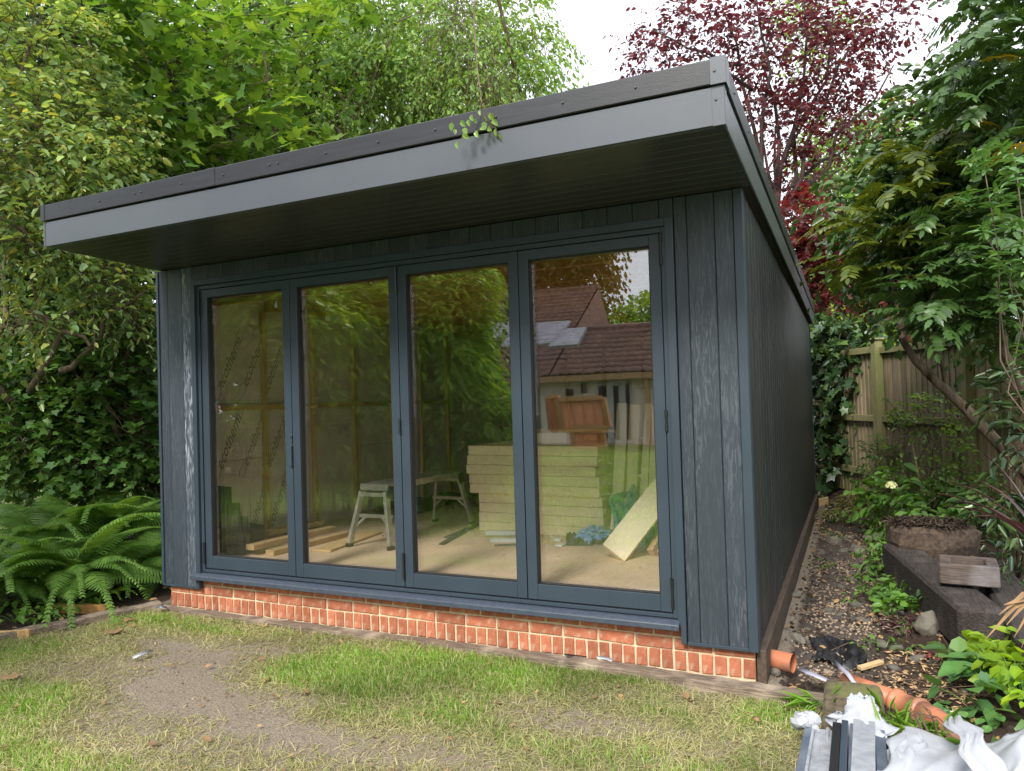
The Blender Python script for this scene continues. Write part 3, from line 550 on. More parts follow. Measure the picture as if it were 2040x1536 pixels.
# door surround, sill, track
fr = MT['frame']
rpart('door_surround', MB().box(DL, DL+.045, yF-.022, .05, .262, DZ).box(DR-.046, DR, yF-.022, .05, .262, DZ), fr, bevel=.002)
rpart('door_surround', MB().box(DL+.0455, DR-.0465, yF-.0215, .05, DZ-.045, DZ-.0005), fr, bevel=.002)
FX0, FX1, FZ0, FZ1 = .3935, 4.0905, .300, 2.528
rpart('door_surround', MB().box(DR-.030, DR-.0005, yF-.0215, -.012, ZC-.002, .2615), fr, bevel=.002)
rpart('door_surround', MB().box(DL+.0005, DL+.03, yF-.0215, -.012, ZC-.002, .2460), fr, bevel=.002)
rpart('outer_frame', MB().box(FX0, FX0+.028, -.030, .06, FZ0, FZ1).box(FX1-.028, FX1, -.030, .06, FZ0, FZ1), fr, bevel=.0015)
rpart('outer_frame', MB().box(FX0+.0285, FX1-.0285, -.029, .06, FZ1-.030, FZ1-.0005).box(FX0+.0285, FX1-.0285, -.029, .06, FZ0+.0005, FZ0+.022), fr, bevel=.0015)
rpart('seal_strip', MB().box(FX0+.03, FX1-.03, .004, .05, FZ0+.0225, FZ1-.031), MT['seal']) if False else None
mb = MB(); prof = [(.06, .300), (-.046, .293), (-.082, .282), (-.088, .277), (-.088, .247), (-.083, .247), (-.078, .268), (.06, .270)]
mb.add([(.318, a, b) for a, b in prof]+[(4.104, a, b) for a, b in prof], [(k, (k+1) % 8, (k+1) % 8+8, k+8) for k in range(8)]+[tuple(range(7, -1, -1)), tuple(range(8, 16))])
rpart('door_sill', mb, MT['sill'], bevel=.002)
# four folding door leaves
LX = [.424, 1.318, 2.256, 3.158, 4.060]; LZ0, LZ1 = .330, 2.494; ST = .066
hing = lambda x, z, L: MB().tube([(x, -.034, z-L/2), (x, -.034, z+L/2)], .0075, 8).tube([(x, -.034, z-L/2), (x, -.034, z-L/2+L*.3)], .0095, 8).tube([(x, -.034, z+L*.2), (x, -.034, z+L/2)], .0095, 8)
for i in range(4):
    x0, x1 = LX[i]+.003, LX[i+1]-.003
    leaf = rpart('door_leaf', MB().box(x0, x0+ST, -.022, .048, LZ0, LZ1).box(x1-ST, x1, -.022, .048, LZ0, LZ1)
                 .box(x0+ST+.0004, x1-ST-.0004, -.0215, .047, LZ0+.0005, LZ0+.095).box(x0+ST+.0004, x1-ST-.0004, -.0215, .047, LZ1-.062, LZ1-.0005), fr, bevel=.0025)
    gx0, gx1, gz0, gz1 = x0+ST, x1-ST, LZ0+.0955, LZ1-.0625
    b = .006
    part('glazing_bead', MB().box(gx0, gx0+b, -.012, .026, gz0, gz1).box(gx1-b, gx1, -.012, .026, gz0, gz1).box(gx0+b+.0003, gx1-b-.0003, -.0115, .026, gz0, gz0+b).box(gx0+b+.0003, gx1-b-.0003, -.0115, .026, gz1-b, gz1), MT['seal'], leaf, bevel=.001)
    part('glass_pane', MB().box(gx0+.006, gx1-.006, .0265, .0465, gz0+.006, gz1-.006), MT['glass'], leaf)
    part('threshold_gasket', MB().box(x0, x1, -.010, .04, LZ0-.007, LZ0-.0005), MT['seal'], leaf)
rpart('door_hinge', hing(FX0+.027, 2.36, .13).tube([(FX0+.027, -.032, 2.3), (FX0+.027, -.032, 2.49)], .005, 6), MT['black'])
rpart('door_hinge', hing(FX0+.027, .45, .16), MT['black'])
for zz, LL in ((2.40, .18), (1.41, .10), (.47, .17)): rpart('door_hinge', hing(2.256, zz, LL), MT['black'])
for zz, LL in ((2.40, .18), (1.42, .12), (.44, .17)): rpart('door_hinge', hing(4.062, zz, LL), MT['black'])
rpart('door_handle', MB().box(1.300, 1.322, -.046, -.0225, 1.13, 1.28).box(1.303, 1.319, -.030, -.0222, 1.30, 1.36), MT['frame'], bevel=.005, seg=2)
rpart('lock_cylinder', MB().tube([(1.311, -.0305, 1.345), (1.311, -.036, 1.345)], .008, 8), MT['metal'])
# floor, ceiling, linings, studs
FZ = .36
rpart('floor', MB().box(.00, 4.398, .07, YB-.022, .262, FZ), MT['osb'])
rpart('ceiling', MB().box(.0, 4.398, .055, YB-.022, 2.60, 2.62), MT['joist'])
for k in range(10): yy = .45+k*.6; rpart('ceiling_joist', MB().box(.055, 4.345, yy, yy+.047, 2.455, 2.599), MT['joist'])
XI = .05
for (y0, y1, z0, z1) in [(.08, 1.28, .362, 1.10), (.08, 1.28, 1.104, 1.60), (.08, 1.28, 1.604, 2.598), (1.284, 2.48, .362, 1.35), (1.284, 2.48, 1.354, 2.598), (2.484, 3.68, .362, 1.10), (2.484, 3.68, 1.104, 2.598), (3.684, 4.9, .362, 1.4), (3.684, 4.9, 1.404, 2.598), (4.904, 6.5, .362, 2.598)]:
    rpart('insulation_board', MB().box(.002, XI, y0, y1, z0, z1), MT['foil'])
for x0 in (.06, 1.27, 2.48): rpart('insulation_board', MB().box(x0, min(x0+1.2, 4.34), 6.45, 6.516, .362, 2.598), MT['foil'])
for y0 in (.07, 1.28, 2.49, 3.70, 4.91): rpart('insulation_board', MB().box(4.34, 4.396, y0, min(y0+1.2, 6.44), .362, 2.598), MT['foil'])
for px in (525, 623, 705, 780, 838, 892):
    yy = onx(px, 900, XI+.02)[1]; rpart('stud', MB().box(XI+.002, XI+.045, yy, yy+.047, .362, 2.45), MT['pine'], bevel=.002)
yy = [onx(px, 900, XI+.02)[1] for px in (525, 623, 705, 780, 838, 892)]
zz = onx(500, 812, XI+.02)[2]; ys = [.09]+[a+.0005 for a in yy]
for k in range(6): rpart('noggin', MB().box(XI+.002, XI+.044, (ys[k]+.048 if k else .09), yy[k]-.001, zz-.022, zz+.022), MT['pine'], bevel=.002)
for k in range(7): rpart('stud', MB().box(.4+k*.6, .447+k*.6, 6.405, 6.448, .362, 2.45), MT['pine'], bevel=.002)
for k in range(9): rpart('stud', MB().box(4.295, 4.338, .6+k*.6, .647+k*.6, .362, 2.45), MT['pine'], bevel=.002)
# script print on the foil
def script(px, py, s=.13):
    q = onx(px, py, XI+.0015)
    fc = bpy.data.curves.get('printing')
    if fc is None:
        fc = bpy.data.curves.new('printing', 'FONT'); fc.body = 'ecotherm'; fc.size = s; fc.shear = .6; fc.align_x = 'CENTER'; fc.offset = .0006; fc.materials.append(MT['print'])
    o = bpy.data.objects.new('printed_wordmark', fc); COL.objects.link(o); o.parent = room
    th = math.radians(62); X = Vector((0, math.cos(th), math.sin(th))); Y = Vector((0, -math.sin(th), math.cos(th)))
    M3 = Matrix(((X.x, Y.x, 1), (X.y, Y.y, 0), (X.z, Y.z, 0)))
    m4 = M3.to_4x4(); m4.translation = Vector(q-RO); o.matrix_local = m4
    sw = bpy.data.curves.get('swash')
    if sw is None:
        sw = bpy.data.curves.new('swash', 'CURVE'); sw.dimensions = '3D'; sw.bevel_depth = .0022; sw.materials.append(MT['print'])
        for sgn in (1, -1):
            sp = sw.splines.new('POLY'); pts = []
            for k in range(18):
                a = k/17*5.4+.4; pts.append((sgn*(.29+.045*math.cos(a)*1.6), .03+.028*math.sin(a)*1.3*sgn+.012, 0, 1))
            sp.points.add(17); 
            for k, pp in enumerate(pts): sp.points[k].co = pp
    o2 = bpy.data.objects.new('printed_flourish', sw); COL.objects.link(o2); o2.parent = room; o2.matrix_local = m4.copy()
for px, py in [(462, 885), (512, 880), (555, 885), (555, 1015), (515, 1030), (462, 730), (510, 725), (548, 745)]: script(px, py)

# ------------------------------------------------------------------ things inside the garden room
def f_(x, y, z=FZ): return onz(x, y, z)
# foam board stack
S0 = onz(955, 1057, FZ); S1 = onz(1204, 1074, FZ); dx = S1-S0; wd = np.linalg.norm(dx); ex = dx/wd; ey = np.array([-ex[1], ex[0], 0])
nb = 9; zs = FZ+.002; hts = []
zt_ = ony(1070, 888, (S0[1]+S1[1])/2)[2]; th = (zt_-FZ)/nb
olf = [-.0, -.0, -.01, -.005, .13, .14, .19, .17, .14]; orr = [0, -.01, -.02, -.03, -.06, -.05, -.14, -.09, -.07]
dl = ['bottom board of the cut foam stack, resting on the floor', 'second foam board up from the floor in the stack', 'third foam board up from the floor in the stack', 'fourth foam board up, topmost of the recessed lower ones',
      'fifth foam board up, lowest of those overhanging on the left', 'middle foam board of the five overhanging, sixth up from the floor', 'foam board sticking furthest left, seventh up from the floor', 'foam board just below the top one of the stack', 'topmost full width foam board of the yellow stack']
for k in range(nb):
    a = S0-ex*olf[k]*.55; wk = wd+(olf[k]*.55)+orr[k]*.35; mb = MB()
    v = [a+ex*i*wk+ey*(j*1.35-(.03 if k > 3 else 0))+np.array([0, 0, zs+k*th+l*(th-.003)-a[2]]) for l in (0, 1) for i, j in ((0, 0), (1, 0), (1, 1), (0, 1))]
    mb.add(v, [(0, 3, 2, 1), (4, 5, 6, 7), (0, 1, 5, 4), (1, 2, 6, 5), (2, 3, 7, 6), (3, 0, 4, 7)])
    single('insulation_board', mb, MT['pir'], 'pale yellow '+dl[k], 'insulation board', 'foam boards stacked in the garden room', bevel=.003)
ZT = FZ+.002+nb*th
def onstack(x, y, z=None): return onz(x, y, ZT if z is None else z)
# things lying on the stack
a = S0+ex*.50+ey*.25; mb = MB(); v = [a+ex*i*.30+ey*j*.4+np.array([0, 0, ZT+.002-a[2]+l*.095]) for l in (0, 1) for i, j in ((0, 0), (1, 0), (1, 1), (0, 1))]
mb.add(v, [(0, 3, 2, 1), (4, 5, 6, 7), (0, 1, 5, 4), (1, 2, 6, 5), (2, 3, 7, 6), (3, 0, 4, 7)])
single('insulation_offcut', mb, MT['foam'], 'short foam offcut lying on top of the yellow stack', 'insulation offcut', bevel=.003)
b0 = S0+ex*.46+ey*.35; b0[2] = ZT+.115; b1 = b0+ex*.86; b1[2] = ZT+.105
single('timber_batten', MB().beam(b0, b1, .035, .03), MT['pineh'], 'long thin pale batten laid across the top of the foam stack', 'batten', bevel=.002)
b2 = b1-ex*.33; b2[2] = ZT+.055+.0; b3 = b2+ey*.25
single('timber_block', MB().beam(b2+np.array([0, 0, -.005]), b3+np.array([0, 0, -.005]), .12, .045), MT['joist'], 'orange brown timber block under the end of the batten', 'timber block', bevel=.002)
pk = S0+ex*.28+ey*.2; 
single('packet', MB().box(pk[0], pk[0]+.16, pk[1], pk[1]+.12, ZT+.003, ZT+.05), MT['wplastic'], 'small white packet on the left part of the foam stack', 'packet', bevel=.004)
rb = MB(); 
for k in range(14): rock(rb, (pk[0]+.02+RS.rand()*.18, pk[1]+.2+RS.rand()*.1, ZT+.03+RS.rand()*.08), .035, (1, 1, .6))
single('rag', rb, MT['mossy'], 'crumpled grey brown rag behind the white packet on the stack', 'rag')
# foam planks leaning at the back right
lab = ['tall leaning foam plank nearest the stack', 'second leaning foam plank counted from the stack', 'third leaning foam plank counted from the stack', 'wide leaning foam plank nearest the right door post']
for k, (xa, xb, xt, xt2, yb_, yt_) in enumerate([(1213, 1236, 1229, 1250, 935, 803), (1242, 1262, 1254, 1275, 940, 806), (1265, 1283, 1286, 1298, 945, 804), (1286, 1312, 1299, 1322, 950, 806)]):
    B0 = ony(xa, yb_+70, 1.80-k*.02); B0[2] = FZ+.003; B1 = ony(xb, yb_+70, 1.80-k*.02); B1[2] = FZ+.003
    T0 = ony(xt, yt_, 2.12); T1 = ony(xt2, yt_, 2.12); n = np.cross(B1-B0, T0-B0); n /= np.linalg.norm(n); n *= .08*(1 if n[1] > 0 else -1)
    mb = MB().add([B0, B1, T1, T0, B0+n, B1+n, T1+n, T0+n], [(0, 1, 2, 3), (7, 6, 5, 4), (0, 4, 5, 1), (1, 5, 6, 2), (2, 6, 7, 3), (3, 7, 4, 0)])
    single('insulation_plank', mb, MT['foam'], 'pale yellow '+lab[k], 'insulation plank', 'foam planks standing right of the foam stack', bevel=.003)
q0 = ony(1268, 776, 6.25); q1 = ony(1316, 803, 6.25)
rpart('insulation_offcut', MB().box(q0[0], q1[0], 6.2, 6.28, q1[2], q0[2]), MT['foam']); 
# clear film and teal sheet
c0 = ony(1210, 930, 1.55); 
cloth(lambda u, v: (c0[0]+u*.46+.03*math.sin(9*v), 1.55+.20*v+.12*math.sin(u*7)*v, FZ+.01+.42*math.sin(v*1.5)*(1-.35*u)+.05*math.sin(u*19+v*4)+.03*math.sin(u*31)), 26, 12, 'plastic_sheet', MT['teal'], 'crumpled teal plastic sheet in front of the leaning foam planks', 'plastic sheet', .002)
# the leaning plank in front and the pine offcuts
e0 = onz(1222, 1104, FZ+.04); e1 = ony(1420, 850, e0[1]+.7); d = e1-e0
single('insulation_plank', MB().beam(e0, e0+d*.82, .09, .20, upv=(-d[2], 0, d[0])), MT['foam'], 'pale foam plank leaning steeply in front of the right-hand door glass', 'insulation plank', bevel=.003)
h0 = f_(1298, 1108); h1 = ony(1345, 1010, h0[1]+.35)
single('timber_offcut', MB().beam(h0+np.array([0, 0, .02]), h1, .05, .08), MT['pineh'], 'left of two pine offcuts leaning behind the right door post', 'timber offcut', 'pine offcuts by the right post', bevel=.002)
h0 = f_(1318, 1112); h1 = ony(1368, 1020, h0[1]+.3)
single('timber_offcut', MB().beam(h0+np.array([0, 0, .02]), h1, .05, .08), MT['pineh'], 'right of two pine offcuts leaning behind the right door post', 'timber offcut', 'pine offcuts by the right post', bevel=.002)
w0 = S1+np.array([.06, -.1, 0]); 
single('timber_wedge', MB().add([(w0[0], w0[1], FZ+.002), (w0[0]+.08, w0[1], FZ+.002), (w0[0]+.05, w0[1]+.02, FZ+.26), (w0[0], w0[1]+.03, FZ+.002), (w0[0]+.08, w0[1]+.03, FZ+.002), (w0[0]+.05, w0[1]+.04, FZ+.26)], [(0, 1, 2), (5, 4, 3), (0, 3, 4, 1), (1, 4, 5, 2), (2, 5, 3, 0)]), MT['foam'], 'thin pale wedge standing beside the foam stack', 'wedge')
# timber lengths on the floor at the left
def floorbeam(p, q, w, h, z, label):
    p = f_(*p); q = f_(*q); p[2] = q[2] = FZ+z+h/2
    return single('timber_length', MB().beam(p, q, w, h), MT['pineh'], label, 'timber length', 'timber lengths on the floor', bevel=.002)
floorbeam((498, 1108), (662, 1068), .095, .045, .048, 'upper near length of pale timber lying across the others')
floorbeam((537, 1108), (700, 1066), .095, .045, .001, 'lower near length of pale timber partly under another')
floorbeam((530, 1078), (640, 1056), .095, .045, .052, 'short length of timber at the back of the floor pile')
floorbeam((640, 1100), (745, 1062), .18, .02, .001, 'flat brown board lying beyond the timber pile')
# dark offcuts standing against the left wall
for k, (bx0, bx1, by, tx0, tx1, ty, dd, lb) in enumerate([(436, 450, 1103, 434, 447, 968, .12, 'tallest narrow dark board offcut in the left corner'), (446, 464, 1103, 442, 460, 969, .09, 'second tallest dark board offcut, partly behind a wider one'), (453, 489, 1107, 449, 476, 1001, .05, 'wide dark board offcut in the middle of the leaning row'),
                                       (489, 501, 1104, 478, 492, 1027, .02, 'narrow dark board offcut beside the wide one'), (500, 527, 1092, 497, 526, 1041, .06, 'lowest and broadest dark board offcut nearest the stud')]):
    f0 = f_((bx0+bx1)/2, by); t0 = float(np.dot(f0-CAM, fw))+dd*.3; B0 = at(bx0, by, t0); B1 = at(bx1, by, t0); B0[2] = B1[2] = FZ+.002; T0 = at(tx0, ty, t0+.07); T1 = at(tx1, ty+(5 if k == 4 else 1), t0+.07)
    n = np.cross(B1-B0, T0-B0); n /= np.linalg.norm(n); n = n*.014*(1 if n@fw > 0 else -1)
    mb = MB().add([B0, B1, T1, T0, B0+n, B1+n, T1+n, T0+n], [(0, 1, 2, 3), (7, 6, 5, 4), (0, 4, 5, 1), (1, 5, 6, 2), (2, 6, 7, 3), (3, 7, 4, 0)])
    single('board_offcut', mb, MT['slate'], lb, 'board offcut', 'dark cladding offcuts in the corner', bevel=.001)
# aluminium work platform
A0 = f_(700, 1066); A1 = f_(758, 1074); ZP = FZ+.50
tA0 = onz(718, 970, ZP); tA1 = onz(772, 972, ZP); LP = ony(862, 951, 3.35); 
dirp = onz(852, 948, ZP)-tA1; dirp[2] = 0; Lp = 1.15; dirp /= np.linalg.norm(dirp)
plat = thing('work_platform', 'aluminium folding work platform with splayed legs and black hinges', 'work platform', (float(tA0[0]), float(tA0[1]), FZ))
ac = (tA1-tA0); ac[2] = 0; wac = .30; ac /= np.linalg.norm(ac)
C0 = (tA0+tA1)/2; C0[2] = 0; dirp = np.array([-ac[1], ac[0], 0]) if (np.array([-ac[1], ac[0], 0])@dirp) > 0 else np.array([ac[1], -ac[0], 0])
def pp(a, l, z): return C0+ac*a+dirp*l+np.array([0, 0, z])
part('platform_deck', MB().beam(pp(0, 0, ZP), pp(0, Lp, ZP), wac, .055), MT['alu'], plat, bevel=.004)
part('step', MB().beam(pp(0, -.02, FZ+.26), pp(0, .01, FZ+.26), wac+.07, .028), MT['alu'], plat)
part('step', MB().beam(pp(0, Lp-.01, FZ+.26), pp(0, Lp+.02, FZ+.26), wac+.07, .028), MT['alu'], plat)
for l, s in ((0, -1), (Lp, 1)):
    for a in (-1, 1):
        lg = part('leg', MB().beam(pp(a*.215, l+s*.07, FZ+.03), pp(a*.125, l, ZP-.035), .028, .06, upv=tuple(dirp)), MT['alu'], plat, bevel=.003)
        part('foot', MB().beam(pp(a*.219, l+s*.074, FZ+.001), pp(a*.215, l+s*.07, FZ+.032), .034, .066, upv=tuple(dirp)), MT['black'], lg)
        part('brace', MB().beam(pp(a*.195, l+s*.03, FZ+.16), pp(a*.09, l+s*.01, FZ+.25), .012, .02), MT['alu'], plat)
    part('cross_bar', MB().beam(pp(-.13, l+s*.008, ZP-.06), pp(.13, l+s*.008, ZP-.06), .03, .03), MT['alu'], plat)
    part('hinge_bracket', MB().beam(pp(.162, l-s*.06, ZP-.05), pp(.162, l+s*.02, ZP-.03), .02, .10), MT['black'], plat, bevel=.006)
# floor debris in front of the stack
def strip(p, q, w, h, m, name, label, cat, z=.002, grp=None):
    p = f_(*p); q = f_(*q); p[2] = q[2] = FZ+z+h/2
    return single(name, MB().beam(p, q, w, h), m, label, cat, grp, bevel=.001)
sg = 'dark green strips on the floor'
strip((880, 1086), (945, 1050), .05, .012, MT['dgreen'], 'plastic_strip', 'dark green strip lying at the left of the floor debris', 'plastic strip', grp=sg)
strip((888, 1076), (955, 1048), .04, .012, MT['dgreen'], 'plastic_strip', 'dark green strip tucked behind the leftmost strip', 'plastic strip', grp=sg, z=.016)
strip((985, 1088), (1040, 1086), .03, .01, MT['dgreen'], 'plastic_strip', 'thin dark green strip in front of the white tubes', 'plastic strip', grp=sg)
strip((990, 1054), (1180, 1056), .10, .05, MT['dgreen'], 'plastic_strip', 'thick dark green bundle against the foot of the foam stack', 'plastic strip', grp=sg)
strip((968, 1068), (1028, 1068), .06, .04, MT['wplastic'], 'sealant_tube', 'white tube with an orange end lying behind the flat packet', 'sealant tube', z=.01)
strip((1030, 1068), (1038, 1068), .062, .042, MT['orange'], 'tube_cap', 'orange cap at the right end of the white tube', 'cap', z=.01)
strip((978, 1080), (1040, 1080), .07, .03, MT['wplastic'], 'packet', 'flat white packet in front of the white tube', 'packet')
strip((1105, 1077), (1118, 1077), .07, .02, MT['wplastic'], 'packet', 'small white packet nearest the ribbed offcuts', 'packet')
strip((1110, 1087), (1124, 1088), .08, .012, MT['wplastic'], 'packet', 'tilted white packet lying furthest forward on the floor', 'packet')
for k in range(11):
    xx = 1130+k*4.4; strip((xx, 1088), (xx+1, 1068), .018, .03+.01*(k % 2), MT['dgreen'], 'clip', 'small dark clip in the row on the floor before the stack', 'clip', grp='row of dark clips')
rb = MB(); q = f_(1182, 1082)
for k in range(60): rock(rb, (q[0]+RS.normal()*.07, q[1]+RS.normal()*.05, FZ+.03+abs(RS.normal())*.045), .035, (1.3, 1, .5))
single('plastic_bag', rb, MT['blue'], 'crumpled blue and white plastic bag at the right foot of the stack', 'plastic bag')
litter2 = []
R9 = np.random.RandomState(21); n = 420; x = R9.uniform(.2, 4.3, n); y = R9.uniform(.1, 4.5, n)
V, F = scatter(np.stack([x, y, np.full(n, FZ+.004)], 1), R9.normal(size=(n, 3))*np.array([1, 1, .1]), np.array([0, 0, 1.])+R9.normal(size=(n, 3))*.2, .03*(.3+R9.rand(n)**3), diamond(.5, .1, .1))
tag(link('sawdust', npmesh('sawdust', V, F, MT['chips'])), 'pale shavings scattered on the inside floor', 'sawdust', kind='stuff')
cloth(lambda u, v: (XI+.1+.6*v+.02*math.sin(u*11), 2.5+1.6*u, FZ+.012+.05*abs(math.sin(u*9+v*3))*(1-v)+.02*math.sin(v*17+u*5)), 22, 8, 'tarpaulin', MT['dgreen'], 'rumpled dark green tarpaulin along the left wall behind the platform', 'tarpaulin', .002)
# white scrap on the upper left glass
q = ony(548, 612, .06); sc = MB().add([(q[0], .049, q[2]), (q[0]+.03, .049, q[2]-.005), (q[0]+.02, .055, q[2]+.05), (q[0]+.01, .053, q[2]), (q[0]+.03, .053, q[2]-.008), (q[0]+.02, .058, q[2]+.045)], [(0, 1, 2), (5, 4, 3), (0, 3, 4, 1), (1, 4, 5, 2), (2, 5, 3, 0)])
single('tape_scrap', sc, MT['wplastic'], 'small white tape scrap high on the leftmost glass', 'tape scrap')

# ------------------------------------------------------------------ trees on the left and behind the roof
OV, DI, MAP, IVY = ovate(), diamond(), lobed('maple'), lobed('ivy')
BK, TW = MT['bark'], MT['twig']
def tree(name, label, base, cat='tree', group=None): return thing(name, label, cat, tuple(float(v) for v in base), group)
def trunk_to(tr, base, ends, r0=.09, m=None, bend=.25):
    for i, e in enumerate(ends):
        p = wig(base+RS.normal(size=3)*np.array([.08, .08, 0]), e, 7, bend); limb(tr, p, r0*(1 if i == 0 else .6), .012, m or BK, name='trunk' if i == 0 else 'branch')
# A: broad-leaved maple, bright upper left
b = np.array([-3.2, 4.0, .1]); A = tree('maple_tree', 'tall maple with big bright yellow green lobed leaves at the upper left', b)
blA = [blobpx(330, 120, 8.6, 210, 130, 1.0), blobpx(170, 60, 8.0, 170, 100, .9), blobpx(430, 250, 8.6, 170, 80, .8), blobpx(250, 230, 8.2, 150, 90, .8), blobpx(520, 60, 9.5, 160, 110, 1.0), blobpx(330, 340, 9, 180, 70, .8)]
trunk_to(A, b, [c for c, r in blA], .12)
foliage('crown', A, LF['bright'], MAP, blA, 520, .7, 7, .115, TW, upn=.9, droop=.3)
# nearest maple leaves, each its own part
mm = MB(); V0, F0 = MAP; me_l = [npmesh('leaf', V0*s, F0, LF['bright']) for s in (1., .9)]
for k in range(150):
    c, r = blA[k % 4]; u = unit(1)[0]; u[1] = -abs(u[1]); q = c+u*r*1.02
    o = link('leaf', me_l[k % 2], None, A); o.location = q-b; s = RS.uniform(.09, .165); o.scale = (s, s, s)
    o.rotation_euler = (RS.normal()*.45+.5, RS.normal()*.35+.35, RS.uniform(-2.6, .6))
# B: pale small-leaved tree at the left edge
b = np.array([-2.7, 2.2, .05]); B = tree('hazel_tree', 'pale green small leaved tree at the left edge, bare grey stems showing', b)
blB = [blobpx(60, 90, 6.8, 120, 110, .7), blobpx(60, 300, 6.4, 120, 110, .6), blobpx(150, 250, 6.9, 110, 70, .5), blobpx(40, 450, 6.3, 90, 60, .5), blobpx(150, 340, 6.8, 120, 60, .5), blobpx(210, 560, 6.9, 100, 50, .4), blobpx(110, 500, 6.5, 70, 35, .3), blobpx(50, 640, 6.4, 60, 30, .3), blobpx(280, 620, 7.2, 30, 50, .3)]
trunk_to(B, b, [c for c, r in blB[:6]], .065)
for p in [((20, 800, 6.6), (10, 420, 6.5)), ((60, 780, 6.8), (200, 560, 6.8)), ((0, 430, 6.2), (95, 500, 6.2)), ((120, 740, 6.9), (290, 580, 7)), ((60, 620, 6.6), (180, 690, 6.5))]:
    limb(B, wig(at(*p[0]), at(*p[1]), 5, .3), .035, .012, BK)
foliage('crown', B, LF['hazel'], OV, blB, 1500, .38, 8, .074, TW, upn=.8, droop=.35)
# C: cherry filling the top centre
b = np.array([-1.5, 9.5, .2]); Cc = tree('cherry_tree', 'cherry tree with drooping pointed leaves rising behind the roof', b)
blC = [blobpx(640, 60, 12, 130, 110, 1.2), blobpx(760, 60, 12, 130, 100, 1.2), blobpx(690, 190, 11.5, 150, 90, 1.1), blobpx(800, 170, 11.5, 120, 90, 1.), blobpx(900, 60, 12, 110, 100, 1.), blobpx(960, 150, 11.5, 100, 70, .9), blobpx(560, 200, 11.5, 120, 110, 1.), blobpx(1040, 40, 12, 50, 50, .6), blobpx(1060, 110, 11.6, 55, 40, .5), blobpx(1050, 170, 11.6, 55, 30, .5), blobpx(900, 200, 11.2, 100, 50, .6), blobpx(620, 270, 11, 120, 50, .7)]
for px, pt, t in [(580, 40, 11.5), (552, 150, 11.6), (640, 30, 11), (760, 60, 11.4), (610, 300, 11.6)]:
    p = wig(b+RS.normal(size=3)*.12, at(px, pt, t), 7, .18); limb(Cc, p, .055, .014, BK, name='trunk')
for a_, b_ in [((600, 330, 10.5), (850, 20, 11)), ((690, 300, 10.6), (560, 120, 11)), ((560, 330, 10.6), (470, 160, 10.4)), ((720, 280, 10.8), (650, 120, 11)), ((930, 190, 11), (930, 0, 11.5)), ((600, 330, 10.6), (740, 150, 10.6))]: limb(Cc, wig(at(*a_), at(*b_), 5, .15), .028, .01, BK)
foliage('crown', Cc, LF['cherry'], OV, blC, 3000, .62, 9, .088, TW, upn=.4, droop=.9, spread=.6)
# birch twigs above, one sprig hanging over the fascia
b = np.array([1.2, 8.6, .2]); Bi = tree('birch_tree', 'slender birch with fine hanging grey green twigs above the roof centre', b)
blD = [blobpx(930, 60, 10.5, 70, 100, .6), blobpx(970, 170, 10.2, 50, 60, .5)]
limb(Bi, wig(b, at(935, -150, 10.5), 8, .1), .07, .02, BK, name='trunk')
foliage('crown', Bi, LF['cherry'], DI, blD, 190, .8, 10, .06, TW, upn=.2, droop=1.2, updir=-.5)
mb = MB(); pts = [at(962, 205, 3.62), at(975, 240, 3.60), at(982, 270, 3.58)]; mb.tube(pts, [.003, .002, .001], 4)
p1 = [at(955, 232, 3.61), at(930, 250, 3.60), at(915, 285, 3.58)]; p2 = [at(965, 236, 3.61), at(985, 250, 3.58), at(993, 272, 3.57)]; mb.tube([at(958, 205, 3.62)]+p1, .002, 4).tube([at(962, 215, 3.62)]+p2, .002, 4)
hs = tree('birch_sprig', 'thin birch sprig of small leaves hanging in front of the fascia', at(960, 205, 3.62), 'sprig')
mb.tube([at(950, -60, 4.9), at(944, 40, 4.5), at(950, 130, 4.0), at(960, 205, 3.62)], [.006, .005, .004, .003], 5)
part('twig', mb, TW, hs)
lv = npmesh('leaf', ovate(.62)[0], ovate(.62)[1], LF['cherry'])
for q in [(940, 60, 4.4), (950, 90, 4.2), (938, 110, 4.1), (956, 130, 4.0), (944, 150, 3.9), (962, 160, 3.85), (950, 180, 3.75), (966, 190, 3.7), (940, 175, 3.8), (948, 40, 4.5), (936, 20, 4.6), (905, 265), (918, 248), (910, 290), (921, 275), (932, 246), (925, 262), (946, 244), (958, 262), (963, 250), (972, 262), (980, 246), (948, 268), (988, 262), (993, 276), (900, 252), (967, 240), (938, 236), (984, 234), (955, 228), (975, 232)]:
    o = link('leaf', lv, None, hs); o.location = at(q[0], q[1]-8, q[2] if len(q) > 2 else 3.58)-base_of(hs); s = RS.uniform(.03, .046); o.scale = (s, s, s); o.rotation_euler = (RS.normal()*.5+1.3, 1.1+RS.normal()*.3, RS.normal()*.8)
# D: dark shrubs left of the wall
b = np.array([-1.8, 3.0, .05]); Dd = tree('currant_bush', 'dark green lobed leaved bush crowding the left wall above the ferns', b, 'bush')
blE = [blobpx(250, 780, 8.4, 90, 130, .6), blobpx(150, 820, 8.2, 130, 110, .6), blobpx(40, 800, 8.0, 90, 140, .6), blobpx(270, 930, 8.2, 80, 90, .4), blobpx(230, 650, 8.4, 100, 90, .6), blobpx(60, 850, 7.4, 90, 70, .3), blobpx(180, 900, 7.5, 90, 60, .3), blobpx(270, 860, 7.5, 50, 80, .3), blobpx(150, 760, 7.5, 110, 60, .3), blobpx(40, 740, 7.3, 70, 60, .3), blobpx(255, 720, 7.5, 60, 70, .3), blobpx(100, 680, 8.4, 130, 100, .6), blobpx(120, 920, 8.2, 150, 70, .4)]
trunk_to(Dd, b, [c for c, r in blE[:5]], .05)
foliage('crown', Dd, LF['shrub'], IVY, blE, 2600, .35, 8, .07, TW, upn=.7, droop=.2, shell=.7)
